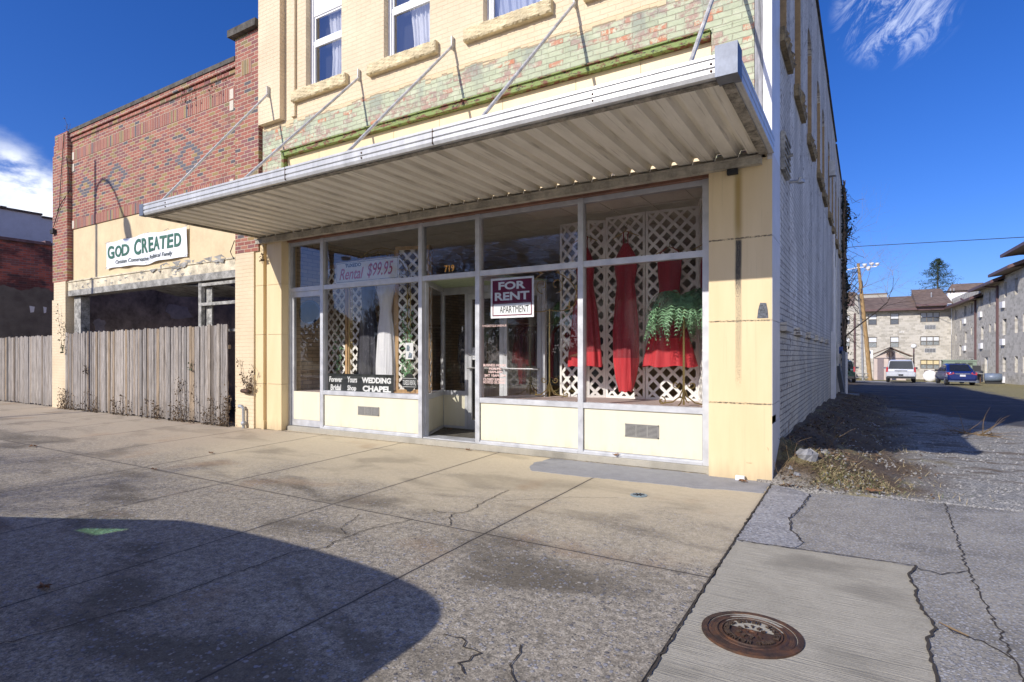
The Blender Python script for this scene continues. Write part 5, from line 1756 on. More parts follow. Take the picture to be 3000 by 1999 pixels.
# plaque
s = thing('rental_plaque', 'small black oval-topped TUXEDO RENTAL plaque among the scrollwork', 'sign', (-5.25, .32, .78))
m = MB()
m.vprism([(-5.40, .86), (-5.10, .86), (-5.10, 1.02), (-5.40, 1.02)], .315, .325); m.vprism([(-5.25 + .11 * math.cos(t), .94 + .145 * math.sin(t)) for t in np.linspace(0, 2 * PI, 24, endpoint=False)], .318, .328)
m.xform(Matrix.Translation((-.065, 0, -.03))); m.build('plate', M_BLACK, s)
m = MB(); text_mb(m, "TUXEDO RENTAL", -5.385, -5.115, .90, .98, .3148, bold=.01, depth=.001)
for z in (.872, 1.005): m.box(-5.39, -5.11, .314, .3149, z, z + .006)
m.xform(Matrix.Translation((-.065, 0, -.03))); m.build('lettering', M_SWHITE, s)
# photo flyer
s = board('flyer', 'small white bridal flyer hanging in the left window by the entrance', 'flyer', -5.39, -5.23, 1.28, 1.54, .31, M_SWHITE, 'paper')
m = MB(); m.vprism([(-5.37, 1.41), (-5.31, 1.41), (-5.30, 1.47), (-5.33, 1.51), (-5.36, 1.50)], .3085, .3098); m.vprism([(-5.34, 1.30), (-5.26, 1.30), (-5.25, 1.37), (-5.31, 1.39)], .3085, .3098); m.build('print', plain('print_grey', (.2, .25, .3), .6, var=.8, scale=40), s)
# round window sticker / oval mirror on the left light
s = thing('oval_sign', 'dark blue oval light-up sign hanging in the leftmost pane', 'sign', (-7.5, .42, 1.9))
m = MB(); m.lathe([(.26, 0), (.29, -.012), (.30, -.02), (.27, -.03), (.26, -.02)], -7.80, .44, 2.13, 28, 'y'); m.xform(Matrix.Translation((-7.80, 0, 2.13)) @ Matrix.Diagonal((1, 1, .72, 1)) @ Matrix.Translation((7.80, 0, -2.13))); m.build('rim', M_NAVY, s)
m = MB(); m.lathe([(.255, 0), (.255, .01)], -7.80, .42, 2.13, 28, 'y'); m.xform(Matrix.Translation((-7.80, 0, 2.13)) @ Matrix.Diagonal((1, 1, .72, 1)) @ Matrix.Translation((7.80, 0, -2.13))); m.build('face', M_BLACK, s)
# ================================================================ stone apartment block behind the alley
A = thing('apartment_block', 'three storey pale stone-block apartment building with brown shingle roofs behind the alley', 'building', (5, 66, -1.3))
YF = 70.4
def wx(y): return 8.64 + .0535 * (70.46 - y)
wins = []
for (a, b) in ((1.06, 1.90), (3.14, 3.97)):
    for (c, d) in ((4.71, 5.99), (2.16, 3.37)): wins.append((a, b, c, d))
wins += [(5.90, 7.59, 4.89, 5.96), (5.90, 7.59, 2.36, 3.36), (5.90, 7.59, -.18, .81)]
wins += [(-1.9, -.72, 4.85, 5.92), (-1.9, -.72, 2.30, 3.37)]
m = MB(); m.wallx(-9, 8.6, -2.2, 6.3, YF, YF + .3, wins)
m.build('front_wall', M_BLOCK, A)
# wing wall: real openings along its length
XW = Matrix(((0, 1, 0, 0), (-1, 0, 0, 0), (0, 0, 1, 0), (0, 0, 0, 1)))
slits = [(57.3, 56.4, 2.66, 3.77), (50.4, 49.35, 2.85, 4.06), (50.4, 49.4, .07, 1.15), (66.2, 65.6, 3.85, 4.85), (63.9, 63.1, 2.5, 3.57), (66.5, 65.6, 1.26, 2.3), (68.5, 67.8, 2.76, 3.43),
         (54.5, 54.0, 3.2, 3.87), (52.8, 52.3, 3.2, 3.92), (47.2, 46.5, 2.9, 4.11), (47.2, 46.5, .1, 1.24), (45.3, 44.5, 2.9, 4.15), (45.3, 44.5, .1, 1.28), (61.3, 60.8, 3.2, 3.9),
         (68.7, 67.9, 4.95, 6.0), (64.2, 63.1, 5.1, 6.1), (61.3, 60.5, 5.15, 6.1), (57.7, 56.5, 5.55, 6.55), (54.6, 54.0, 5.3, 6.5), (52.7, 52.1, 5.3, 6.5), (50.0, 49.2, 5.65, 6.8), (47.2, 46.5, 5.6, 6.8),
         (56.0, 54.9, -1.1, 1.13), (61.5, 60.4, -.2, .95), (59.9, 58.9, -.2, .95)]
yA, yB = 70.46, 36.0
zz = [-2.2, 7.4]
m = MB()
# flat local wall u = 70.46 - y, faces -x after the turn
hol = [(yA - a, yA - b, c, d) for a, b, c, d in slits]
m.wallx(0, yA - yB, -2.2, 7.3, 0, .35, hol)
TH = math.atan(.0535)
MW = Matrix(((.0535, 1, 0, 8.64), (-1, .0535, 0, 70.46), (0, 0, 1, 0), (0, 0, 0, 1)))
m.xform(MW); m.build('wing_wall', M_BLOCK2, A)
def wing(u0, u1, v0, v1, z0, z1, mb):
    n0 = len(mb.v); mb.box(u0, u1, v0, v1, z0, z1); mb.xform(MW, n0)
for (a, b, c, d) in wins:
    m = MB(); f = .05
    m.box(a, a + f, YF + .06, YF + .12, c, d); m.box(b - f, b, YF + .06, YF + .12, c, d); m.box(a + f, b - f, YF + .06, YF + .12, c, c + f); m.box(a + f, b - f, YF + .06, YF + .12, d - f, d)
    m.box(a + f, b - f, YF + .05, YF + .11, (c + d) / 2 - .025, (c + d) / 2 + .025)
    if b - a > 1.5:
        for k in (1, 2): m.box(a + (b - a) * k / 3 - .03, a + (b - a) * k / 3 + .03, YF + .055, YF + .12, c + f, d - f)
    w = m.build('window', M_BRONZE, A)
    m = MB(); m.box(a, b, YF + .125, YF + .14, (c + d) / 2, d); m.build('blind', M_BLIND if c > 0 else plain('cream_blind', (.62, .52, .30), .6), w)
    m = MB(); m.box(a, b, YF + .127, YF + .138, c, (c + d) / 2); m.build('pane', plain('pale_pane', (.26, .28, .28), .1, var=.3, spec=.9) if c < 4 else M_WINDK, w)
for (a, b, c, d) in slits:
    m = MB(); wing(yA - a, yA - b, .16, .20, c, d, m)
    if d - c > 1.8: m.build('door', plain('pale_blue_door', (.50, .54, .60), .5), A)
    elif d - c < .75 or d > 5.8: m.build('recess_back', M_BLOCK, A)
    else: m.build('narrow_window', M_WINDK, A)
for z in (4.12, 1.60, -.98):
    m = MB(); m.box(6.28, 7.26, YF - .02, YF, z, z + .46); v_ = m.build('vent_panel', M_STEEL, A)
    m = MB()
    for i in range(7):
        for k in range(3): m.box(6.34 + i * .13, 6.43 + i * .13, YF - .026, YF - .021, z + .05 + k * .13, z + .14 + k * .13)
    m.build('vent_slot', M_DARK, v_)
for (y, z) in ((50.6, 4.9), (50.6, 2.08), (50.6, -.76), (57.7, 4.6), (57.5, 1.88), (64.2, 4.35), (64.2, 1.75)):
    m = MB(); u = yA - y; wing(u, u + .85, -.16, .1, z, z + .47, m)
    o = m.build('air_conditioner', M_WHITEM, A)
for (y, z0, z1) in ((59.07, -1.2, 6.3), (51.61, -.85, 6.75)):
    m = MB(); u = yA - y; wing(u - .09, u + .09, -.15, -.005, z0, z1, m); m.build('downspout', M_BROWN, A)
m = MB(); m.box(-.36, -.18, YF - .14, YF - .005, -1.5, 6.1); m.build('downspout', M_BROWN, A)
m = MB(); wing(yA - 62.6, yA - 59.4, -.02, -.004, 1.1, 1.65, m); wing(yA - 57.0, yA - 54.0, -.02, -.004, 1.18, 1.75, m); build_each(m, 'lintel_panel', M_GREYP, A)
m = MB(); text_mb(m, "203", 3.98, 4.40, 3.80, 3.98, YF - .01); m.build('building_number', M_SWHITE, A)
# roofs
m = MB()
m.add([(.2, 69.6, 6.42), (5.75, 69.6, 6.42), (5.75, 76, 8.28), (.2, 76, 8.28)], [(0, 1, 2, 3)])
m.add([(5.45, 68.9, 6.74), (8.6, 68.9, 6.74), (8.2, 76, 9.0), (5.40, 76, 9.0), (5.45, 68.9, 6.60), (5.40, 76, 8.2)], [(0, 1, 2, 3), (0, 3, 5, 4)])
m.add([(-9, 69.6, 7.1), (-.25, 69.6, 7.1), (-.25, 74, 8.9), (-9, 74, 8.9)], [(0, 1, 2, 3)])
m.add([(8.2, 73, 8.4), (12, 73, 8.4), (12, 82, 9.05), (8.2, 82, 9.05)], [(0, 1, 2, 3)])
segs = [(69.5, 57.2, 6.35, .75), (57.6, 49.8, 7.0, .78), (50.2, 44.8, 7.45, .85), (46.0, 36.0, 8.35, 1.0)]
for (ya, yb, z, ov) in segs:
    m.add([(wx(ya) - ov, ya, z), (wx(yb) - ov, yb, z), (wx(yb) + 5, yb, z + 2.6), (wx(ya) + 5, ya, z + 2.6)], [(0, 1, 2, 3)])
    m.add([(wx(ya) - ov, ya, z - .03), (wx(ya) + 5, ya, z + 2.57), (wx(ya) + 5, ya, z - .3)], [(0, 1, 2)])
m.build('roof', M_SHING, A)
m = MB()
m.box(.2, 5.7, 69.55, 69.75, 6.22, 6.44); m.box(5.45, 8.1, 68.82, 69.0, 6.55, 6.76); m.box(5.45, 5.6, 69, 70.3, 6.5, 6.72); m.box(-9, -.25, 69.5, 69.7, 6.9, 7.1)
for (ya, yb, z, ov) in segs:
    a, b = (wx(ya) - ov, ya), (wx(yb) - ov, yb)
    m.beam((a[0], a[1], z - .08), (b[0], b[1], z - .08), .14, .20)
    m.beam((wx(yb) - ov, yb, z - .06), (wx(yb) + 3, yb, z + 1.5), .12, .22)
for y, z in ((59.07, 6.9), (51.61, 7.35)):
    m.tube([(wx(y) - .9, y + 1.8, z - .35), (wx(y) - .75, y + 1.2, z - .55), (wx(y) - .12, y, z - .7)], .08, 6)
m.build('gutter', M_BROWN, A)
m = MB()
for (ya, yb, z, ov) in segs:
    m.add([(wx(ya) - ov, ya, z - .17), (wx(yb) - ov, yb, z - .17), (wx(yb) + .2, yb, z - .05), (wx(ya) + .2, ya, z - .05)], [(0, 1, 2, 3)])
m.add([(.2, 69.6, 6.21), (5.7, 69.6, 6.21), (5.7, 70.4, 6.24), (.2, 70.4, 6.24)], [(0, 1, 2, 3)]); m.add([(5.5, 68.9, 6.54), (8.1, 68.9, 6.54), (8.1, 70.4, 6.30), (5.5, 70.4, 6.30)], [(0, 1, 2, 3)])
m.build('soffit', M_SOFFIT, A)
m = MB(); m.box(5.65, 8.0, 69.3, 70.38, 6.14, 6.5); m.build('bay_header', M_BROWN, A)
m = MB()
for x, y, z in ((3.1, 75, 8.2), (7.0, 72, 8.0), (8.9, 74, 8.5), (9.3, 75, 8.6)): m.tube([(x, y, z - .3), (x, y, z + .25)], .06, 6)
build_each(m, 'roof_vent', M_STEEL, A)
m = MB(); m.box(wx(50) - .1, 30, 36, 36.3, -1.5, 7.3); m.box(-9, -8.7, 70.7, 80, -2, 7); m.build('end_wall', M_BLOCK, A)
o = thing('far_rooftop', 'small brown hipped roof with white gable beyond the stone apartment block', 'building', (11, 84, 0))
m = MB(); m.box(9.6, 14, 84, 90, -2, 9.1); m.build('wall', M_WHITEP, o)
m = MB(); m.add([(9.6, 84, 9.1), (14, 84, 9.1), (13.5, 87, 10.5), (10.3, 87, 10.5), (9.6, 90, 9.1), (14, 90, 9.1)], [(0, 1, 2, 3), (4, 3, 2, 5), (0, 3, 4), (1, 5, 2)]); m.build('roof', M_SHING, o)
o = thing('flat_roof_building', 'tan parapet of a flat roofed building just over the apartment roof', 'building', (1, 84, 0))
m = MB(); m.box(-4, 3.2, 84, 92, -2, 9.35); m.build('wall', M_GREYP, o); m = MB(); m.box(-4.05, 3.25, 83.95, 92.05, 9.35, 9.5); m.build('coping', M_SOFFIT, o)

# shed with gable
S = thing('gabled_shed', 'pale pink board shed with brown gable roof and octagonal vent', 'shed', (2.75, 58, -1.0))
m = MB(); m.box(1.47, 3.96, 57.3, 60.5, -1.3, 1.05); m.vprism([(1.47, 1.05), (3.96, 1.05), (2.75, 1.95)], 57.3, 60.5); m.build('wall', plain('pink_beige_board', (.55, .46, .41), .8, var=.1, scale=2), S)
m = MB(); m.beam((2.75, 58.8, 2.03), (4.45, 58.8, 1.22), 3.8, .09, (0, 0, 1)); m.beam((2.75, 58.8, 2.03), (1.05, 58.8, 1.22), 3.8, .09, (0, 0, 1)); m.build('roof', M_SHING, S)
m = MB(); m.box(1.75, 2.25, 57.26, 57.3, -1.2, 1.0); m.box(1.5, 3.9, 57.25, 57.3, 1.02, 1.08); m.build('trim_board', plain('grey_purple_board', (.23, .19, .20), .8), S)
m = MB(); m.lathe([(.30, 0), (.30, -.05), (.22, -.05), (.22, -.02)], 2.75, 57.3, 1.42, 8, 'y'); m.build('octagon_vent', plain('vent_brown', (.25, .18, .14), .8), S)

# utility pole leaning left, with guy and box lamps
S = thing('utility_pole', 'leaning bare wooden utility pole with floodlights at its top and a white notice', 'pole', (1.16, 52.2, -.9))
m = MB(); m.tube([(1.16, 52.17, -1.0), (.75, 51.4, 4), (.28, 50.5, 9.1)], [.19, .16, .12], 10); m.build('pole_shaft', M_POLE, S)
m = MB(); m.tube([(.62, 52.0, -1.0), (.55, 51.7, 3.5), (.30, 51.0, 6.5)], [.09, .08, .08], 8); m.build('conduit', M_STEEL, S)
m = MB()
m.tube([(-.6, 50.4, 8.6), (.3, 50.5, 8.75), (1.6, 50.3, 8.7)], .045, 6)
for x, z in ((.75, 8.85), (1.25, 8.9), (1.65, 8.85), (1.0, 8.5)): m.lathe([(.06, -.1), (.16, .04), (.17, .14), (0, .16)], x, 50.25, z, 10)
m.build('floodlight', M_WHITEP, S)
m = MB()
for k in range(5):
    r = random.Random(k); m.tube([(.2 + r.uniform(-.1, .1), 50.5, 8.6 - k * .5), (-.15 - r.random() * .3, 50.4, 7.6 - k * .5), (.35, 50.5, 6.8 - k * .5)], .03, 5)
m.tube([(.55, 50.4, 7.6), (.6, 50.4, 7.2), (.5, 50.4, 6.5)], .04, 5); m.build('cable', M_BLACKM, S)
m = MB(); m.box(.86, 1.34, 51.83, 51.85, 1.05, 1.75); nb_ = m.build('notice', M_SWHITE, S)
m = MB(); m.box(1.02, 1.2, 51.82, 51.829, 1.45, 1.65); m.build('notice_mark', M_NAVY, nb_)
S = thing('globe_lamp', 'thin lamp post with a round white globe behind the silver car', 'street lamp', (4.86, 62.6, -1.2))
m = MB(); m.tube([(4.86, 62.6, -1.2), (4.86, 62.6, 2.0)], .06, 8); m.build('post', M_BROWN, S)
m = MB(); m.lathe([(.05, 0), (.2, .08), (.26, .24), (.2, .40), (0, .48)], 4.86, 62.6, 1.95, 14); m.build('globe', M_SWHITE, S, smooth=True)
m = MB(); m.tube([(-30, 80.5, 14.5), (0.1, 63.3, 12.6), (11.3, 52.5, 10.0 + .5), (40, 28, 8.5)], .03, 5); tag(m.build('overhead_wire', M_BLACKM), 'single dark wire strung across the sky above the apartment roofs', 'wire')


# ---- cars
def car(name, label, paint, L_, W_, H_, kind, loc, rz, plate=True):
    """rear of the car at local y = 0, nose toward +y; built at real size then placed"""
    root = thing(name, label, 'car', (0, 0, 0))
    hw = W_ / 2
    if kind == 'suv':
        st = [(0.0, .50, .95, .95, .93), (.06, .36, 1.02, 1.10, 1.0), (.35, .34, 1.04, 1.12, 1.0), (1.2, .34, 1.04, 1.12, 1.0), (3.0, .34, 1.03, 1.12, 1.0), (3.9, .34, .98, 1.08, 1.0), (4.7, .36, .92, 1.02, .98), (5.1, .42, .80, .88, .92)]
        cab = [(.10, .92), (.42, .985), (2.0, 1.0), (3.0, .98), (3.75, .60)]
        belt = 1.08
    else:
        st = [(0.0, .42, .82, .92, .88), (.08, .30, .90, .98, .98), (.5, .26, .92, 1.0, 1.0), (1.6, .26, .92, .98, 1.0), (2.8, .26, .90, .96, 1.0), (3.6, .28, .84, .90, .98), (4.2, .34, .70, .78, .92)]
        cab = [(.62, .05), (1.15, .88), (1.8, 1.0), (2.4, .98), (3.35, .05)]
        belt = .94
    k = L_ / st[-1][0]
    m = MB(); vs = []
    for (y, zb, zs, zt, wf) in st:
        w = hw * wf
        vs += [(-w * .86, y * k, zb), (-w, y * k, zb + .12), (-w, y * k, (zb + zs) / 2 + .05), (-w * .965, y * k, zs), (-w * .86, y * k, zt), (w * .86, y * k, zt), (w * .965, y * k, zs), (w, y * k, (zb + zs) / 2 + .05), (w, y * k, zb + .12), (w * .86, y * k, zb)]
    n = 10
    fs = [(i * n + j, (i + 1) * n + j, (i + 1) * n + (j + 1) % n, i * n + (j + 1) % n) for i in range(len(st) - 1) for j in range(n)]
    fs += [tuple(range(n)), tuple(range((len(st)) * n - 1, (len(st) - 1) * n - 1, -1))]
    m.add(vs, fs)
    vs = []
    for (y, f) in cab:
        z1 = belt + (H_ - belt) * f; tw = hw * (.93 - .17 * f)
        vs += [(-hw * .93, y * k, belt - .06), (-tw - .02, y * k, z1 - .10 * f), (-tw + .08, y * k, z1), (tw - .08, y * k, z1), (tw + .02, y * k, z1 - .10 * f), (hw * .93, y * k, belt - .06)]
    n = 6
    fs = [(i * n + j, (i + 1) * n + j, (i + 1) * n + (j + 1) % n, i * n + (j + 1) % n) for i in range(len(cab) - 1) for j in range(n)]
    fs += [tuple(range(n)), tuple(range(len(cab) * n - 1, (len(cab) - 1) * n - 1, -1))]
    m.add(vs, fs)
    body = m.build('body', paint, root)
    bv = body.modifiers.new('bevel', 'BEVEL'); bv.width = .035; bv.segments = 2
    # glazing
    m = MB()
    if kind == 'suv':
        zb, zt = belt + .07, H_ - .13
        zt = H_ - .10; m.add([(-hw * .82, .065 * k, zb - .02), (hw * .82, .065 * k, zb - .02), (hw * .72, .085 * k, zt), (-hw * .72, .085 * k, zt)], [(0, 1, 2, 3)])
        m.xform(Matrix.Translation((0, -.02, 0)))
    else:
        m.add([(-hw * .72, .60 * k, belt + .05), (hw * .72, .60 * k, belt + .05), (hw * .60, 1.10 * k, H_ - .10), (-hw * .60, 1.10 * k, H_ - .10)], [(0, 1, 2, 3)])
        m.xform(Matrix.Translation((0, -.03, .02)))
    m.build('rear_window', M_CARGL, root)
    for s in (-1, 1):
        m = MB()
        ya, yb = (.35 * k, 3.4 * k) if kind == 'suv' else (1.0 * k, 2.9 * k)
        yc, yd = (.5 * k, 2.9 * k) if kind == 'suv' else (1.25 * k, 2.35 * k)
        m.add([(s * (hw * .94), ya, belt + .02), (s * (hw * .94), yb, belt + .02), (s * (hw * .81), yd, H_ - .14), (s * (hw * .81), yc, H_ - .14)], [(0, 1, 2, 3)])
        m.build('side_window', M_CARGL, root)
        m = MB()
        for q in ((.36, .62) if kind == 'suv' else (.5,)):
            yy = ya + (yb - ya) * q; m.beam((s * hw * .945, yy, belt + .02), (s * hw * .815, yy, H_ - .14), .05, .012, (s, 0, .2))
        m.build('door_pillar', paint, root)
        m = MB(); ym = yb - .1
        m.obox(Matrix.Translation((s * (hw + .10), ym, belt + .04)), .18, .09, .14); m.build('mirror', M_BLACKM if kind != 'suv' else M_CAP, root)
        m = MB()
        if kind == 'suv': m.add([(s * hw * .84, -.012, belt - .20), (s * hw * .99, .01, belt - .24), (s * hw * .97, .06, belt + .16), (s * hw * .86, .02, belt + .18), (s * hw * 1.008, .20, belt - .2), (s * hw * .99, .22, belt + .1)], [(0, 1, 2, 3), (1, 4, 5, 2)])
        else: m.add([(s * hw * .55, -.012, belt - .14), (s * hw * .93, -.005, belt - .22), (s * hw * .97, .03, belt - .04), (s * hw * .60, .0, belt - .02), (s * hw * 1.005, .30, belt - .16), (s * hw * 1.0, .30, belt - .04)], [(0, 1, 2, 3), (1, 4, 5, 2)])
        m.build('tail_light', M_TAIL, root)
    wr = .39 if kind == 'suv' else .30
    for s in (-1, 1):
        for y in ((1.05 * k, 4.15 * k) if kind == 'suv' else (.85 * k, 3.45 * k)):
            m = MB(); m.lathe([(wr - .03, -.12), (wr, -.09), (wr, .09), (wr - .03, .12)], s * (hw - .13), y, wr, 20, 'x'); w = m.build('wheel', M_TIRE, root)
            m = MB(); m.lathe([(wr * .62, 0), (wr * .55, s * .012), (.04, s * .02)], s * (hw - .01), y, wr, 14, 'x'); m.build('rim', M_CHROME, w)
    m = MB()
    if kind == 'suv':
        m.box(-hw * .93, hw * .93, -.06, .25, .34, .52); m.box(-.25, .25, -.065, -.05, .52, .62); m.box(-.05, .05, -.22, -.05, .38, .44)
        m.build('bumper', M_BLACKM, root)
        m = MB(); m.box(-hw * .95, hw * .95, -.07, .22, .525, .70); m.build('bumper_cover', paint, root)
        m = MB(); m.box(-.42, .42, -.03, -.005, .93, 1.0); m.build('trim_bar', M_CHROME, root)
        m = MB()
        for s in (-1, 1): m.tube([(s * .72, .55, H_), (s * .72, .6, H_ + .06), (s * .72, 3.0, H_ + .06), (s * .72, 3.1, H_)], .02, 6)
        m.beam((-.80, .9, H_ + .08), (.80, .9, H_ + .08), .06, .03); m.beam((-.80, 2.4, H_ + .08), (.80, 2.4, H_ + .08), .06, .03)
        m.build('roof_rack', M_BLACKM, root)
    else:
        m.box(-hw * .92, hw * .92, -.03, .2, .24, .33); m.build('bumper_skirt', M_CAP, root)
        m = MB(); m.box(-.42, .42, -.03, -.004, .79, .82); m.build('trim_bar', M_CHROME, root)
    if plate:
        m = MB(); z = .62 if kind != 'suv' else .56
        m.box(-.16, .16, -.085 if kind == 'suv' else -.03, -.066 if kind == 'suv' else -.012, z, z + .13); m.build('number_plate', M_PLATE if kind != 'suv' else M_BLACKM, root)
    root.location = loc; root.rotation_euler = (0, 0, rz); root.scale = (.92, .92, .92)
    return root


car('parked_car', 'silver white sport utility car with roof rack parked before the shed, seen from behind', M_SUVW, 5.1, 2.0, 1.84, 'suv', (3.02, 44.35, -.70), R(-2))
car('parked_car', 'dark blue sedan with a white plate parked on the grass edge, seen from behind', M_SEDB, 4.3, 1.70, 1.50, 'sedan', (6.08, 39.6, -.60), R(6))
car('parked_car', 'dark green off-road car half hidden behind the rear corner of the shop', M_JEEPG, 4.3, 1.82, 1.72, 'suv', (-.62, 40.3, -.62), R(0))

# clutter in the yard behind
S = thing('transformer_cabinet', 'large pale green steel cabinet behind the blue sedan', 'cabinet', (7.6, 55.5, -1))
m = MB(); m.box(6.5, 8.75, 55.0, 56.6, -1.1, .82); m.box(6.45, 8.8, 54.95, 56.65, .82, .92); m.build('cabinet_body', M_DUMP, S)
m = MB()
for k in range(3):
    for j in range(4): m.box(7.3 + k * .42, 7.65 + k * .42, 54.98, 54.995, .48 + j * .06, .51 + j * .06)
m.build('louvre', M_DARK, S)
S = thing('satellite_dish', 'round white satellite dish lying against a frame, left of the blue sedan', 'dish', (5.4, 53, -1))
m = MB(); m.lathe([(.04, -.05), (.3, -.02), (.46, .06), (.47, .08), (.3, .02), (0, 0)], 5.35, 52.0, -.40, 20, 'y'); m.build('dish_bowl', M_SWHITE, S, smooth=True)
m = MB(); m.tube([(5.35, 52.1, -.4), (5.4, 52.4, -1.0)], .04, 6); m.tube([(5.0, 52.3, -1), (5.0, 52.3, .05), (6.3, 52.3, .05), (6.3, 52.3, -1)], .03, 6); m.build('frame', M_BROWN, S)
S = thing('picnic_table', 'weathered picnic table beside the foot of the leaning pole', 'table', (.35, 46, -.8))
gz = -.78
m = MB(); m.box(-.45, 1.0, 45.6, 46.3, gz + .66, gz + .70); m.build('tabletop', M_GREYWOOD, S)
for y in (45.3, 46.6):
    m = MB(); m.box(-.45, 1.0, y - .12, y + .12, gz + .38, gz + .42); m.build('bench', M_GREYWOOD, S)
for x in (-.2, .75):
    m = MB(); m.beam((x, 45.3, gz), (x, 45.8, gz + .66), .05, .09); m.beam((x, 46.6, gz), (x, 46.1, gz + .66), .05, .09); m.beam((x, 45.2, gz + .36), (x, 46.7, gz + .36), .05, .09); m.build('leg', M_GREYWOOD, S)
for i, (lb, x, y) in enumerate((('dark wheeled rubbish bin with open lid behind the sedan', 8.0, 49.0),)):
    S = thing('rubbish_bin', lb, 'bin', (x, y, -.8)); z = g(x, y)
    m = MB(); m.lathe([(.22, 0), (.28, .85), (.30, .9)], x, y, z, 12); m.build('bin_body', M_CAP, S); m = MB(); m.obox(Matrix.Translation((x, y + .15, z + 1.1)) @ Matrix.Rotation(1.1, 4, 'X'), .5, .5, .04); m.build('lid', M_BLACKM, S)
S = thing('barbecue_barrel', 'grey blue barrel grill lying on its dark stand beside the wing wall', 'grill', (8.55, 47.8, -.8))
m = MB(); m.lathe([(0, -.5), (.30, -.48), (.31, 0), (.30, .48), (0, .5)], 8.75, 47.6, -.30, 16, 'x'); m.build('barrel', plain('blue_grey_plastic', (.16, .20, .27), .4), S, smooth=True)
m = MB(); m.box(8.3, 9.2, 47.35, 47.85, -.84, -.60); m.build('stand', M_BLACKM, S)
S = thing('trestle_table', 'dark rickety table stacked with odds beside the sedan', 'table', (8.0, 48.4, -.8))
m = MB(); m.beam((7.5, 48.4, -.02), (9.0, 48.1, -.08), .7, .05); m.build('tabletop', M_GREYWOOD, S)
for x in (7.65, 8.1, 8.4):
    m = MB(); m.beam((x, 48.3, -.85), (x, 48.3, -.05), .07, .07); m.build('leg', M_RUST, S)

# steel frame stand at the rear corner of the shop
S = thing('steel_sign_stand', 'upright blue grey steel stand with slanting brace at the rear corner of the white wall', 'stand', (.2, 16.7, -.05))
z = -.06
m = MB(); m.box(.12, .22, 16.6, 16.7, z, z + 1.55); m.build('post', M_CAP, S)
m = MB(); m.beam((.16, 16.65, z + .05), (-.0, 16.4, z + 1.1), .16, .05); m.build('brace', M_CAP, S)
m = MB(); m.box(.23, .30, 16.62, 16.68, z, z + 1.5)
for k in range(14): m.box(.225, .305, 16.61, 16.619, z + .1 + k * .1, z + .115 + k * .1)
m.build('slotted_rail', M_WHITEM, S)
m = MB(); m.box(-.05, .65, 16.45, 16.6, z, z + .06); m.box(-.05, .65, 16.75, 16.9, z, z + .06); m.box(.1, .25, 16.4, 17.0, z + .06, z + .10); m.build('foot', M_CAP, S)
m = MB(); m.box(.0, .14, 17.1, 17.3, z + 1.45, z + 1.7); m.lathe([(.06, 0), (.06, .12)], .1, 17.1, z + 1.5, 10, 'y'); tag(m.build('blue_box', plain('blue_box_paint', (.04, .09, .30), .5)), 'small blue metal box on the wall above the steel stand', 'box')


# ================================================================ trees
def tree(name, label, x, y, z, h, seed, mat, r0=.18, levels=5, spread=.6, lean=(0, 0), nb=3, cat='tree', group=None, droop=0, thick=.62):
    r = random.Random(seed)
    root = thing(name, label, cat, (x, y, z), group)
    m = MB(); tw = MB()
    def grow(p, d, ln, rad, lv):
        pts = [p]; q = p.copy(); dd = d.copy(); k = 4 if lv > 1 else 3
        for i in range(k):
            dd = (dd + Vector((r.gauss(0, .12), r.gauss(0, .12), r.gauss(.03, .08) - droop))).normalized()
            q = q + dd * ln / k; pts.append(q.copy())
        rr = [rad * (1 - .45 * i / k) for i in range(k + 1)]
        (m if lv >= levels - 1 else tw).tube(pts, rr, 6 if lv >= levels - 1 else 3, cap=False)
        if lv == 0: return
        n = nb + (1 if r.random() < .5 else 0)
        for i in range(n):
            t = r.uniform(.35, 1.0) if i else 1.0
            idx = min(k, max(1, int(t * k + .5)))
            az = r.uniform(0, 2 * PI); a = Vector((math.cos(az), math.sin(az), 0))
            a = (a - dd * a.dot(dd)).normalized() if abs(dd.z) < .98 else a
            nd = (dd * (1 - spread * r.uniform(.5, 1.1)) + a * spread * r.uniform(.7, 1.3) + Vector((0, 0, .15))).normalized()
            grow(pts[idx].copy(), nd, ln * r.uniform(.60, .80), rr[idx] * thick, lv - 1)
    grow(Vector((x, y, z)), Vector((lean[0], lean[1], 1)).normalized(), h * .32, r0, levels)
    m.build('trunk', mat, root); tw.build('crown', mat, root)
    return root


tree('bare_tree', 'pale leafless tree reaching past the rear edge of the shop roof', -1.0, 30, -.3, 15.0, 5, M_BARKW, r0=.15, levels=6, lean=(.04, 0), nb=3)
tree('bare_tree', 'thin leafless tree over the alley end behind the ivy column', -.3, 26, -.4, 11, 9, M_BARKW, r0=.10, levels=6, lean=(.05, 0), nb=3, droop=.05)
# across the street, seen mirrored in the shop glass and shading the pavement
opp = 'leafless street trees across the road'
tree('bare_tree', 'big leafless tree mirrored in the entrance transom', -18.5, -19.0, -.3, 12.5, 21, M_BARK, r0=.34, levels=6, nb=4, thick=.74, group=opp)
tree('bare_tree', 'leafless tree mirrored in the pane behind the FOR RENT sign', -13.0, -18.0, -.3, 11, 22, M_BARK, r0=.30, levels=6, nb=4, thick=.74, group=opp)
tree('bare_tree', 'leafless tree mirrored right of the white gown', -22.5, -17.5, -.3, 8.5, 23, M_BARK, r0=.26, levels=6, nb=3, thick=.74, group=opp)
tree('bare_tree', 'leafless tree standing nearest the bend across the road, mirrored beside the mullion', -15.5, -20.5, -.3, 11, 24, M_BARK, r0=.30, levels=6, nb=4, thick=.74, group=opp)
S = thing('added_brick_block', 'unseen brick block added across the road to darken the reflection in the right display panes', 'building', (-9.5, -27, -.3))  # added out of view so the right panes mirror something dark
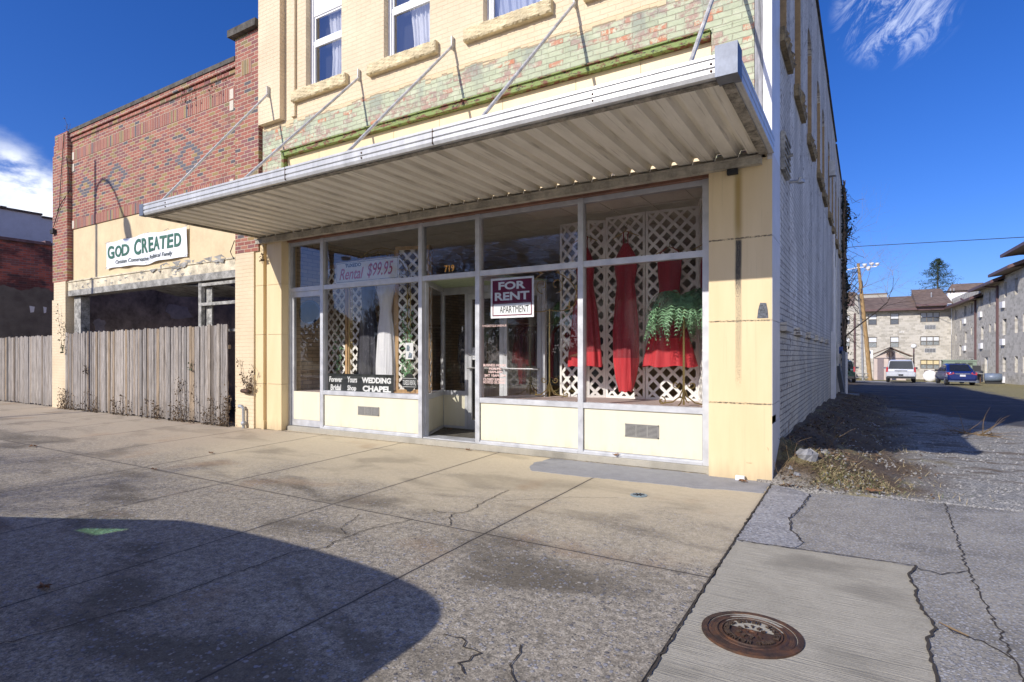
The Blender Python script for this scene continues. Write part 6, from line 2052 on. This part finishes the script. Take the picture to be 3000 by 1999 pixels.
m = MB(); m.wallx(5.5, 13.5, -.4, 9.5, 0, .3, [(6.3 + 2.4 * k, 7.5 + 2.4 * k, z, z + 1.7) for k in range(3) for z in (1.0, 5.2)])
m.xform(Matrix.Translation((0, -23.7, 0)) @ Matrix.Rotation(PI, 4, 'Z') @ Matrix.Identity(4)); m.box(-13.5, -5.5, -32, -24.1, -.4, 9.4); m.build('wall', m_red_brick('far_side_brick', axis='x'), S)
m = MB(); m.box(-13.6, -5.4, -24.1, -23.5, 9.5, 9.7); m.build('coping', M_COPING, S)
# mirrored utility pole with lamp arm
S = thing('street_light_pole', 'tall utility pole with curved lamp arm across the road, mirrored in the leftmost pane', 'street lamp', (-21.6, -12.6, -.4))
m = MB(); m.tube([(-21.6, -12.6, -.4), (-21.6, -12.6, 7.2)], [.16, .11], 8); m.build('pole_shaft', M_BARK, S)
m = MB(); m.tube([(-21.6, -12.6, 5.8), (-22.1, -12.4, 6.6), (-22.9, -12.1, 7.0), (-23.8, -11.8, 7.2)], .05, 6); m.lathe([(.05, 0), (.22, -.08), (.2, -.2), (0, -.24)], -20.9, -12.9, 6.2, 10); m.build('lamp_arm', M_STEEL, S)
# street lamp on the left that throws its hooked shadow on the brick building
S = thing('street_lamp', 'slim street lamp with hooked arm at the kerb whose shadow falls on the brick facade', 'street lamp', (-17.3, -6.0, -.2))
dx, dy = .385, 1.0; Y0 = -6.0
def cast(xw, zw): return (xw + Y0 * dx, Y0, zw - Y0 * .64)
m = MB(); a = cast(-14.97, 6.0); m.tube([(a[0], Y0, -.2), (a[0], Y0, a[2])], [.075, .05], 8); m.build('pole_shaft', M_STEEL, S)
m = MB(); m.tube([cast(*q) for q in ((-14.97, 5.15), (-14.85, 5.42), (-14.6, 5.52), (-14.3, 5.40), (-14.0, 5.10), (-13.75, 4.72), (-13.6, 4.5))], .035, 6)
m.build('arm', M_STEEL, S)
p1, p2, p3 = cast(-13.62, 4.52), cast(-13.5, 4.25), cast(-13.40, 3.98)
m = MB(); m.tube([p1, ((p1[0] + p2[0]) / 2, Y0, (p1[2] + p2[2]) / 2), p2, p3], [.05, .12, .15, .13], 8); m.build('lamp_head', M_STEEL, S)

# fir beyond the roofs
root = thing('fir_tree', 'dark green fir rising above the brown apartment roof', 'tree', (10.9, 111, -2))
m = MB(); m.tube([(10.9, 111, -2), (10.9, 111, 17)], [.35, .05], 8); m.build('trunk', M_BARK, root)
r = random.Random(4); m = MB()
for k in range(260):
    t = r.random() ** .8
    z = 9 + 8.3 * t; R_ = (1 - t) ** .75 * 5.0 * r.uniform(.5, 1.2) + .2
    az = r.uniform(0, 2 * PI)
    tip = Vector((10.9 + math.cos(az) * R_, 111 + math.sin(az) * R_, z + R_ * .12 - .3))
    for j in range(26):
        s = r.random() ** .7
        q = Vector((10.9, 111, z)).lerp(tip, s) + Vector((r.gauss(0, .14), r.gauss(0, .14), r.gauss(0, .10) - .12 * s))
        a = Vector((r.gauss(0, 1), r.gauss(0, 1), r.gauss(0, .6))).normalized() * r.uniform(.08, .2); b = Vector((r.gauss(0, 1), r.gauss(0, 1), r.gauss(0, 1))).normalized() * .08
        m.add([q - a, q + b, q + a], [(0, 1, 2)])
m.build('crown', M_FIR, root)
# ivy column at the shop's rear corner
root = thing('ivy_column', 'thick dark ivy climbing the rear corner of the white side wall', 'vine', (0, 21, -.2))
m = MB(); st = MB(); r = random.Random(6)
for k in range(9):
    y = r.uniform(19.5, 22); pts = [(.03, y, -.2)]
    z = -.2
    while z < 8.0: z += .35; y += r.uniform(-.12, .12); pts.append((.05 + r.random() * .1, min(22, max(19, y)), z))
    st.tube(pts, .02, 4)
for k in range(1700):
    z = .4 + 7.6 * r.random() ** .75
    th = .05 + .13 * (math.sin(z * 2.1) * .5 + .5) * r.random()
    p = Vector((.03 + abs(r.gauss(0, 1)) * th, 20.7 + r.gauss(0, .75), z)); s = r.uniform(.04, .09)
    a = Vector((r.gauss(0, .6), r.gauss(0, 1), r.gauss(0, 1))).normalized() * s; b = Vector((r.gauss(0, .6), r.gauss(0, 1), r.gauss(0, 1))).normalized() * s
    m.add([p - a, p - b, p + a, p + b], [(0, 1, 2, 3)])
for k in range(60):
    z = r.uniform(2, 8); pts = [Vector((.1, r.uniform(20, 22), z))]
    for i in range(6): pts.append(pts[-1] + Vector((r.uniform(.0, .16), r.uniform(-.1, .15), r.uniform(-.18, .1))))
    st.tube(pts, .008, 3)
st.build('stem', M_STEM, root); m.build('leaves', plain('dark_ivy', (.022, .028, .016), .7, var=.6), root)

# dark evergreens far across the road close the mirrored skyline
for i, (x, y, h, lb) in enumerate(((-40, -36, 6.5, 'dark evergreen far across the road, nearest the utility pole'), (-34, -40, 7.5, 'tallest dark evergreen far across the road'), (-50, -38, 6.0, 'dark evergreen far across the road, farthest west'),
                                   (-27, -42, 6, 'low dark evergreen far across the road behind the street trees'))):
    root = thing('evergreen_tree', lb, 'tree', (x, y, -.5), 'evergreens far across the road')
    m = MB(); m.tube([(x, y, -.5), (x, y, h * .8)], [.3, .08], 6); m.build('trunk', M_BARK, root)
    m = MB(); r = random.Random(60 + i)
    for k in range(2600):
        t = r.random(); az = r.uniform(0, 2 * PI); R_ = h * .62 * math.sin(PI * min(1, .15 + t * .85)) * r.random() ** .5 * (1 + .25 * math.sin(3 * az + i))
        p = Vector((x + math.cos(az) * R_, y + math.sin(az) * R_, .3 + h * t)); s = r.uniform(.15, .35)
        a = Vector((r.gauss(0, 1), r.gauss(0, 1), r.gauss(0, 1))).normalized() * s; b = Vector((r.gauss(0, 1), r.gauss(0, 1), r.gauss(0, 1))).normalized() * s
        m.add([p - a, p - b, p + a, p + b], [(0, 1, 2, 3)])
    m.build('crown', M_FIR, root)

# ================================================================ the van at the kerb behind the camera (its shadow crosses the pavement)
V = thing('parked_van', 'dark minivan parked at the kerb left of the camera, throwing the rounded shadow', 'van', (-4.6, -7.5, -.2))
yN, yS = -6.62, -8.35
rear = [(-5.33, 1.69), (-4.6, 1.75), (-3.5, 1.75), (-2.75, 1.70), (-2.25, 1.60), (-1.95, 1.36), (-1.82, 1.0), (-1.78, .6), (-1.80, .0)]
for _ in range(3):
    q = [rear[0]]
    for a, b in zip(rear, rear[1:]): q += [(a[0] * .75 + b[0] * .25, a[1] * .75 + b[1] * .25), (a[0] * .25 + b[0] * .75, a[1] * .25 + b[1] * .75)]
    rear = q + [rear[-1]]
hood = [(-6.9, 1.08), (-7.9, .90), (-8.2, .6), (-8.2, .0)]
m = MB()
for ya_, yb_ in ((yN - .03, yN), (yS, yS + .03)):
    m.vprism([(-5.33, 0)] + [rear[-1]] + rear[::-1][1:], ya_, yb_)
    m.vprism([(-8.2, 0), (-5.33, 0), (-5.33, 1.05), (-6.9, 1.05), (-7.9, .90), (-8.2, .6)], ya_, yb_)
m.vprism([(-6.9, 1.05), (-5.33, 1.05), (-5.33, 1.31), (-5.84, 1.28), (-6.9, 1.08)], yN - .03, yN)
m.vprism([(-5.33, 1.45), (-5.33, 1.69), (-5.84, 1.485), (-6.9, 1.08), (-5.84, 1.28), (-5.36, 1.47)], yN - .03, yN)
for (a, b) in list(zip(rear, rear[1:])) + list(zip(hood, hood[1:])): m.quad((a[0], yS, a[1]), (a[0], yN, a[1]), (b[0], yN, b[1]), (b[0], yS, b[1]))
tri = [(-5.84, 1.28), (-5.36, 1.47), (-5.33, 1.31)]
m.build('body', M_CARGL, V)
mt, N_ = newmat('green_tinted_glass')
t_ = N_.n('ShaderNodeBsdfTransparent'); t_.inputs[0].default_value = (.60, .92, .66, 1); o_ = N_.n('ShaderNodeOutputMaterial'); N_.nt.links.new(t_.outputs[0], o_.inputs[0])
m = MB(); m.quad((-5.33, yS, 1.69), (-5.33, yN, 1.69), (-6.9, yN, 1.08), (-6.9, yS, 1.08)); m.build('windscreen', mt, V)
m = MB(); m.add([(x, yN - .01, z) for x, z in tri], [(0, 1, 2)]); m.build('quarter_light', mt, V)
for x in (-3.0, -7.1):
    for y in (yN - .14, yS + .14):
        m = MB(); m.lathe([(.29, -.11), (.32, -.08), (.32, .08), (.29, .11)], x, y, -.04, 18, 'y'); m.build('wheel', M_TIRE, V)
m = MB(); m.obox(Matrix.Translation((-5.62, yN + .13, 1.12)), .12, .22, .16); m.build('mirror', M_BLACKM, V)

# ================================================================ small things on the ground
S = thing('manhole_cover', 'round rusty iron manhole cover set in the new concrete panel', 'manhole cover', (.338, -3.45, -.086))
cx, cy, cz = .338, -3.45, sg(0, -3.45)
def disc(name, prof, mat):
    m = MB(); m.lathe(prof, cx, cy, cz, 56); return m.build(name, mat, S)
disc('frame_ring', [(.245, -.01), (.245, .007), (.216, .008), (.214, -.008)], M_RUST)
disc('cover', [(.210, -.01), (.210, .004), (.196, .005), (.194, .0035), (.178, .0035), (.176, .006), (.166, .009), (.164, .002), (.150, .002), (.148, .009), (.142, .009), (.140, .001), (.03, .001), (.028, .007), (.018, .007), (.016, .001), (0, .001)], M_RUST)
m = MB()
def ringtext(s, rad, h, a0, a1, flip=False):
    n = len(s)
    for i, ch in enumerate(s):
        if ch == ' ': continue
        t = a0 + (a1 - a0) * i / max(1, n - 1)
        w = h * .72; tm = MB()
        text_mb(tm, ch, -w / 2, w / 2, -h / 2, h / 2, 0, bold=.03, depth=.007)
        rot = t - PI / 2 if not flip else t + PI / 2
        Mx = Matrix.Translation((cx + math.cos(t) * rad, cy + math.sin(t) * rad, cz + .0052)) @ Matrix.Rotation(rot, 4, 'Z') @ Matrix.Rotation(-PI / 2, 4, 'X')
        m.add([Mx @ Vector(p) for p in tm.v], tm.f)
ringtext("ELIZABETHTON TENN", .120, .026, R(150), R(330), True); ringtext("SEWER SYSTEM", .120, .026, R(130), R(-5))
ringtext("WATER", .062, .022, R(160), R(30)); ringtext("DEPT", .062, .022, R(205), R(320), True)
m.build('raised_lettering', plain('worn_iron', (.085, .055, .04), .5, .3, var=.4, scale=30), S)
S = thing('drain_cleanout', 'small bluish spoked cleanout cap in the pavement before the shop', 'drain cap', (-1.06, -1.15, -.03))
m = MB(); z = sg(0, -1.15)
m.lathe([(.082, 0), (.082, .006), (.066, .008), (0, .008)], -1.06, -1.15, z, 20); m.build('cap', plain('bluish_iron', (.26, .34, .37), .5, .3, var=.3), S)
m = MB()
for k in range(4):
    t = k * PI / 4; m.beam((-1.06 - .06 * math.cos(t), -1.15 - .06 * math.sin(t), z + .009), (-1.06 + .06 * math.cos(t), -1.15 + .06 * math.sin(t), z + .009), .008, .004)
m.build('spoke', M_DARK, S)


def leaf(label, x, y, s, seed, z=None, mat=None):
    r = random.Random(seed); z = sg(x, y) + .012 if z is None else z
    root = MB(); n = 14; pts = []
    for k in range(n):
        t = 2 * PI * k / n; q = (1 if k % 2 else .55) * r.uniform(.8, 1.15)
        pts.append((x + math.cos(t) * s * q, y + math.sin(t) * s * q * .8, z + r.uniform(0, s * .5)))
    i = root.add([(x, y, z + .004)] + pts, [(0, k + 1, (k + 1) % n + 1) for k in range(n)])
    root.tube([(x, y, z + .004), (x + s * 1.2, y - s * .6, z + s * .3)], .003, 4)
    return tag(root.build('fallen_leaf', mat or M_LEAFD), label, 'leaf', 'dry leaves lying on the pavement')


leaf('curled brown leaf on the pavement at the far left, near the fence', -10.08, -2.89, .07, 1)
leaf('tan leaf lying inside the van shadow', -3.57, -5.07, .055, 2)
leaf('small brown leaf on the pavement left of the gas pipe line', -7.04, -1.89, .045, 3)
leaf('twisted tan leaf on the joint crossing in the middle distance', -6.63, -2.86, .05, 4)
leaf('brown oak leaf stuck on the ledge under the right display window', -1.80, .125, .05, 5, z=.11)
leaf('rusty leaf lying against the white block at the pier foot', -.28, -.14, .055, 6)
leaf('large tan leaf at the gravel edge right of the pier', .89, .02, .07, 7, z=.02)
leaf('brown leaf on the pavement below the entrance step', -3.94, -.02, .05, 8)
leaf('brown leaf curled inside the entrance recess', -5.0, .95, .06, 9, z=.12)
leaf('orange brown leaf on the rubble at the foot of the pier side', .15, .12, .08, 10, z=.06)

# broken concrete and rubble by the corner
def rock(label, x, y, z, s, seed, mat=None):
    r = random.Random(seed); m = MB(); n = 9; vs = []
    for i, (rr, h) in enumerate(((.8, 0), (.95, .4), (.9, 1.0), (.55, 1.45))):
        for k in range(n):
            t = 2 * PI * k / n + i * .3; q = rr * r.uniform(.7, 1.15)
            vs.append((x + math.cos(t) * s * q, y + math.sin(t) * s * q * .8, z + h * s * r.uniform(.85, 1.15)))
    fs = [(i * n + k, i * n + (k + 1) % n, (i + 1) * n + (k + 1) % n, (i + 1) * n + k) for i in range(3) for k in range(n)] + [tuple(range(3 * n, 4 * n))]
    m.add(vs, fs); return tag(m.build('rubble_block', mat or M_ROCK), label, 'rock', 'broken concrete lumps beside the shop corner')
rock('largest broken concrete lump, half sunlit, beside the shop corner', .28, .50, .13, .125, 1)
rock('grey concrete lump in the shade behind the largest one', .42, 1.0, .14, .07, 2)
rock('flat pale concrete piece lying nearest the clad pier', .14, .22, .06, .06, 3)
rock('small pale concrete piece before the largest lump', .22, .12, .04, .05, 4)

# litter, gravel and weeds as uncountable stuff
r = random.Random(77)
m = MB()
for k in range(4200):
    y = -.1 + 18 * r.random() ** 1.6; x = .02 + abs(r.gauss(0, .55)) + .02 * y
    if x > 3.5 or (y < .75 and r.random() < .75): continue
    if x < .06 and y < .6: x += .08
    z = g(x, y) + r.uniform(.0, .03); s = r.uniform(.01, .035)
    a = r.uniform(0, 6.3); d = Vector((math.cos(a), math.sin(a), r.uniform(-.5, .6))) * s; e = Vector((-math.sin(a), math.cos(a), r.uniform(-.5, .5))) * s * r.uniform(.25, .7)
    p = Vector((x, y, z)); m.add([p - d, p + e, p + d, p - e], [(0, 1, 2, 3)])
tag(m.build('leaf_litter', plain('leaf_litter_brown', (.15, .095, .055), .9, var=.7, scale=25)), 'brown leaf litter banked along the white side wall', 'leaf litter', kind='stuff')
m = MB()
for k in range(2600):
    x = r.uniform(.45, 4.6); y = -.1 + 7 * r.random() ** 1.7
    if x > 2.2 and y < .0: continue
    s = r.uniform(.006, .02) * (1.3 if r.random() < .06 else 1); z = g(x, y)
    p = [Vector((x + r.uniform(-1, 1) * s, y + r.uniform(-1, 1) * s, z + q * s)) for q in (-.2, -.2, -.2)] + [Vector((x, y, z + s * r.uniform(.7, 1.2)))]
    p = [Vector((x + math.cos(t) * s, y + math.sin(t) * s, z - .003)) for t in (0, 1.7, 3.1, 4.6)] + [Vector((x + r.uniform(-.4, .4) * s, y, z + s * r.uniform(.6, 1)))]
    m.add(p, [(0, 1, 4), (1, 2, 4), (2, 3, 4), (3, 0, 4)])
tag(m.build('gravel_stones', plain('gravel_grey', (.32, .31, .30), .9, var=.5, scale=30)), 'loose grey gravel stones covering the alley mouth', 'gravel', kind='stuff')
m = MB(); m2 = MB()
for k in range(5200):
    if k % 3: x, y = abs(r.gauss(.0, .55)) + .06, r.gauss(.28, .25)
    else: x, y = r.uniform(.05, 1.5), r.uniform(0, 15)
    if y < -.05 and x > .15: y = abs(y)
    if y < -.1: continue
    h = r.uniform(.02, .07) * (1 if k % 3 else 1.6); z = g(x, y); a = r.uniform(0, 6.3); w = .003
    t = Vector((x + math.cos(a) * h * 1.3, y + math.sin(a) * h * 1.3, z + h * r.uniform(.2, .9)))
    n_ = Vector((-math.sin(a), math.cos(a), 0)) * w
    (m if r.random() < .72 else m2).add([Vector((x, y, z)) - n_, Vector((x, y, z)) + n_, t], [(0, 1, 2)])
tag(m.build('dead_grass', M_STRAW), 'dead straw coloured grass at the alley mouth', 'grass', kind='stuff')
tag(m2.build('green_grass', M_GRASS), 'thin green grass blades among the straw at the alley mouth', 'grass', kind='stuff')


def weed(label, x, y, h, seed, n=9, mat=None, name='dry_weed'):
    r = random.Random(seed); m = MB(); z = g(x, y) if y > 0 else sg(x, y)
    for k in range(n):
        p = Vector((x + r.gauss(0, .03), y + r.gauss(0, .03), z)); pts = [p.copy()]; d = Vector((r.gauss(0, .45), r.gauss(0, .45), 1)).normalized()
        for i in range(5):
            d = (d + Vector((r.gauss(0, .18), r.gauss(0, .18), -.12))).normalized(); p = p + d * h * r.uniform(.15, .25); pts.append(p.copy())
        m.tube(pts, [.0028, .0025, .002, .0018, .0015, .001], 3)
    return tag(m.build(name, mat or M_TWIG), label, 'weed')


weed('dry arching weed stems beside the clad corner of the shop', .10, .55, .42, 1, 6)
weed('small dry weed before the side cladding', .07, .10, .35, 2, 6)
weed('dead bramble stems on the bank behind the concrete lump', .45, 1.5, .4, 3, 8)
m = MB(); r = random.Random(12)
for k in range(26):
    p = Vector((2.45 + r.gauss(0, .16), 6.1 + r.gauss(0, .1), -.03)); d = Vector((r.uniform(-.7, 1.0), r.gauss(0, .4), r.uniform(0, .22))).normalized(); pts = [p.copy()]
    for i in range(6):
        d = (d + Vector((r.gauss(0, .35), r.gauss(0, .3), r.gauss(-.03, .15)))).normalized(); p = p + d * r.uniform(.05, .13); p.z = max(p.z, -.03); pts.append(p.copy())
    m.tube(pts, [.006, .006, .005, .004, .003, .002, .001], 4)
tag(m.build('brush_pile', M_TWIG), 'small pile of pale broken branches at the edge of the shade in the alley', 'branches')
m = MB(); m.tube([(1.17, -2.86, -.06), (1.22, -2.93, -.055), (1.28, -2.97, -.06)], [.003, .006, .003], 4)
tag(m.build('dry_twig', M_TWIG), 'curved dry brown twig lying by the crack right of the manhole', 'twig')
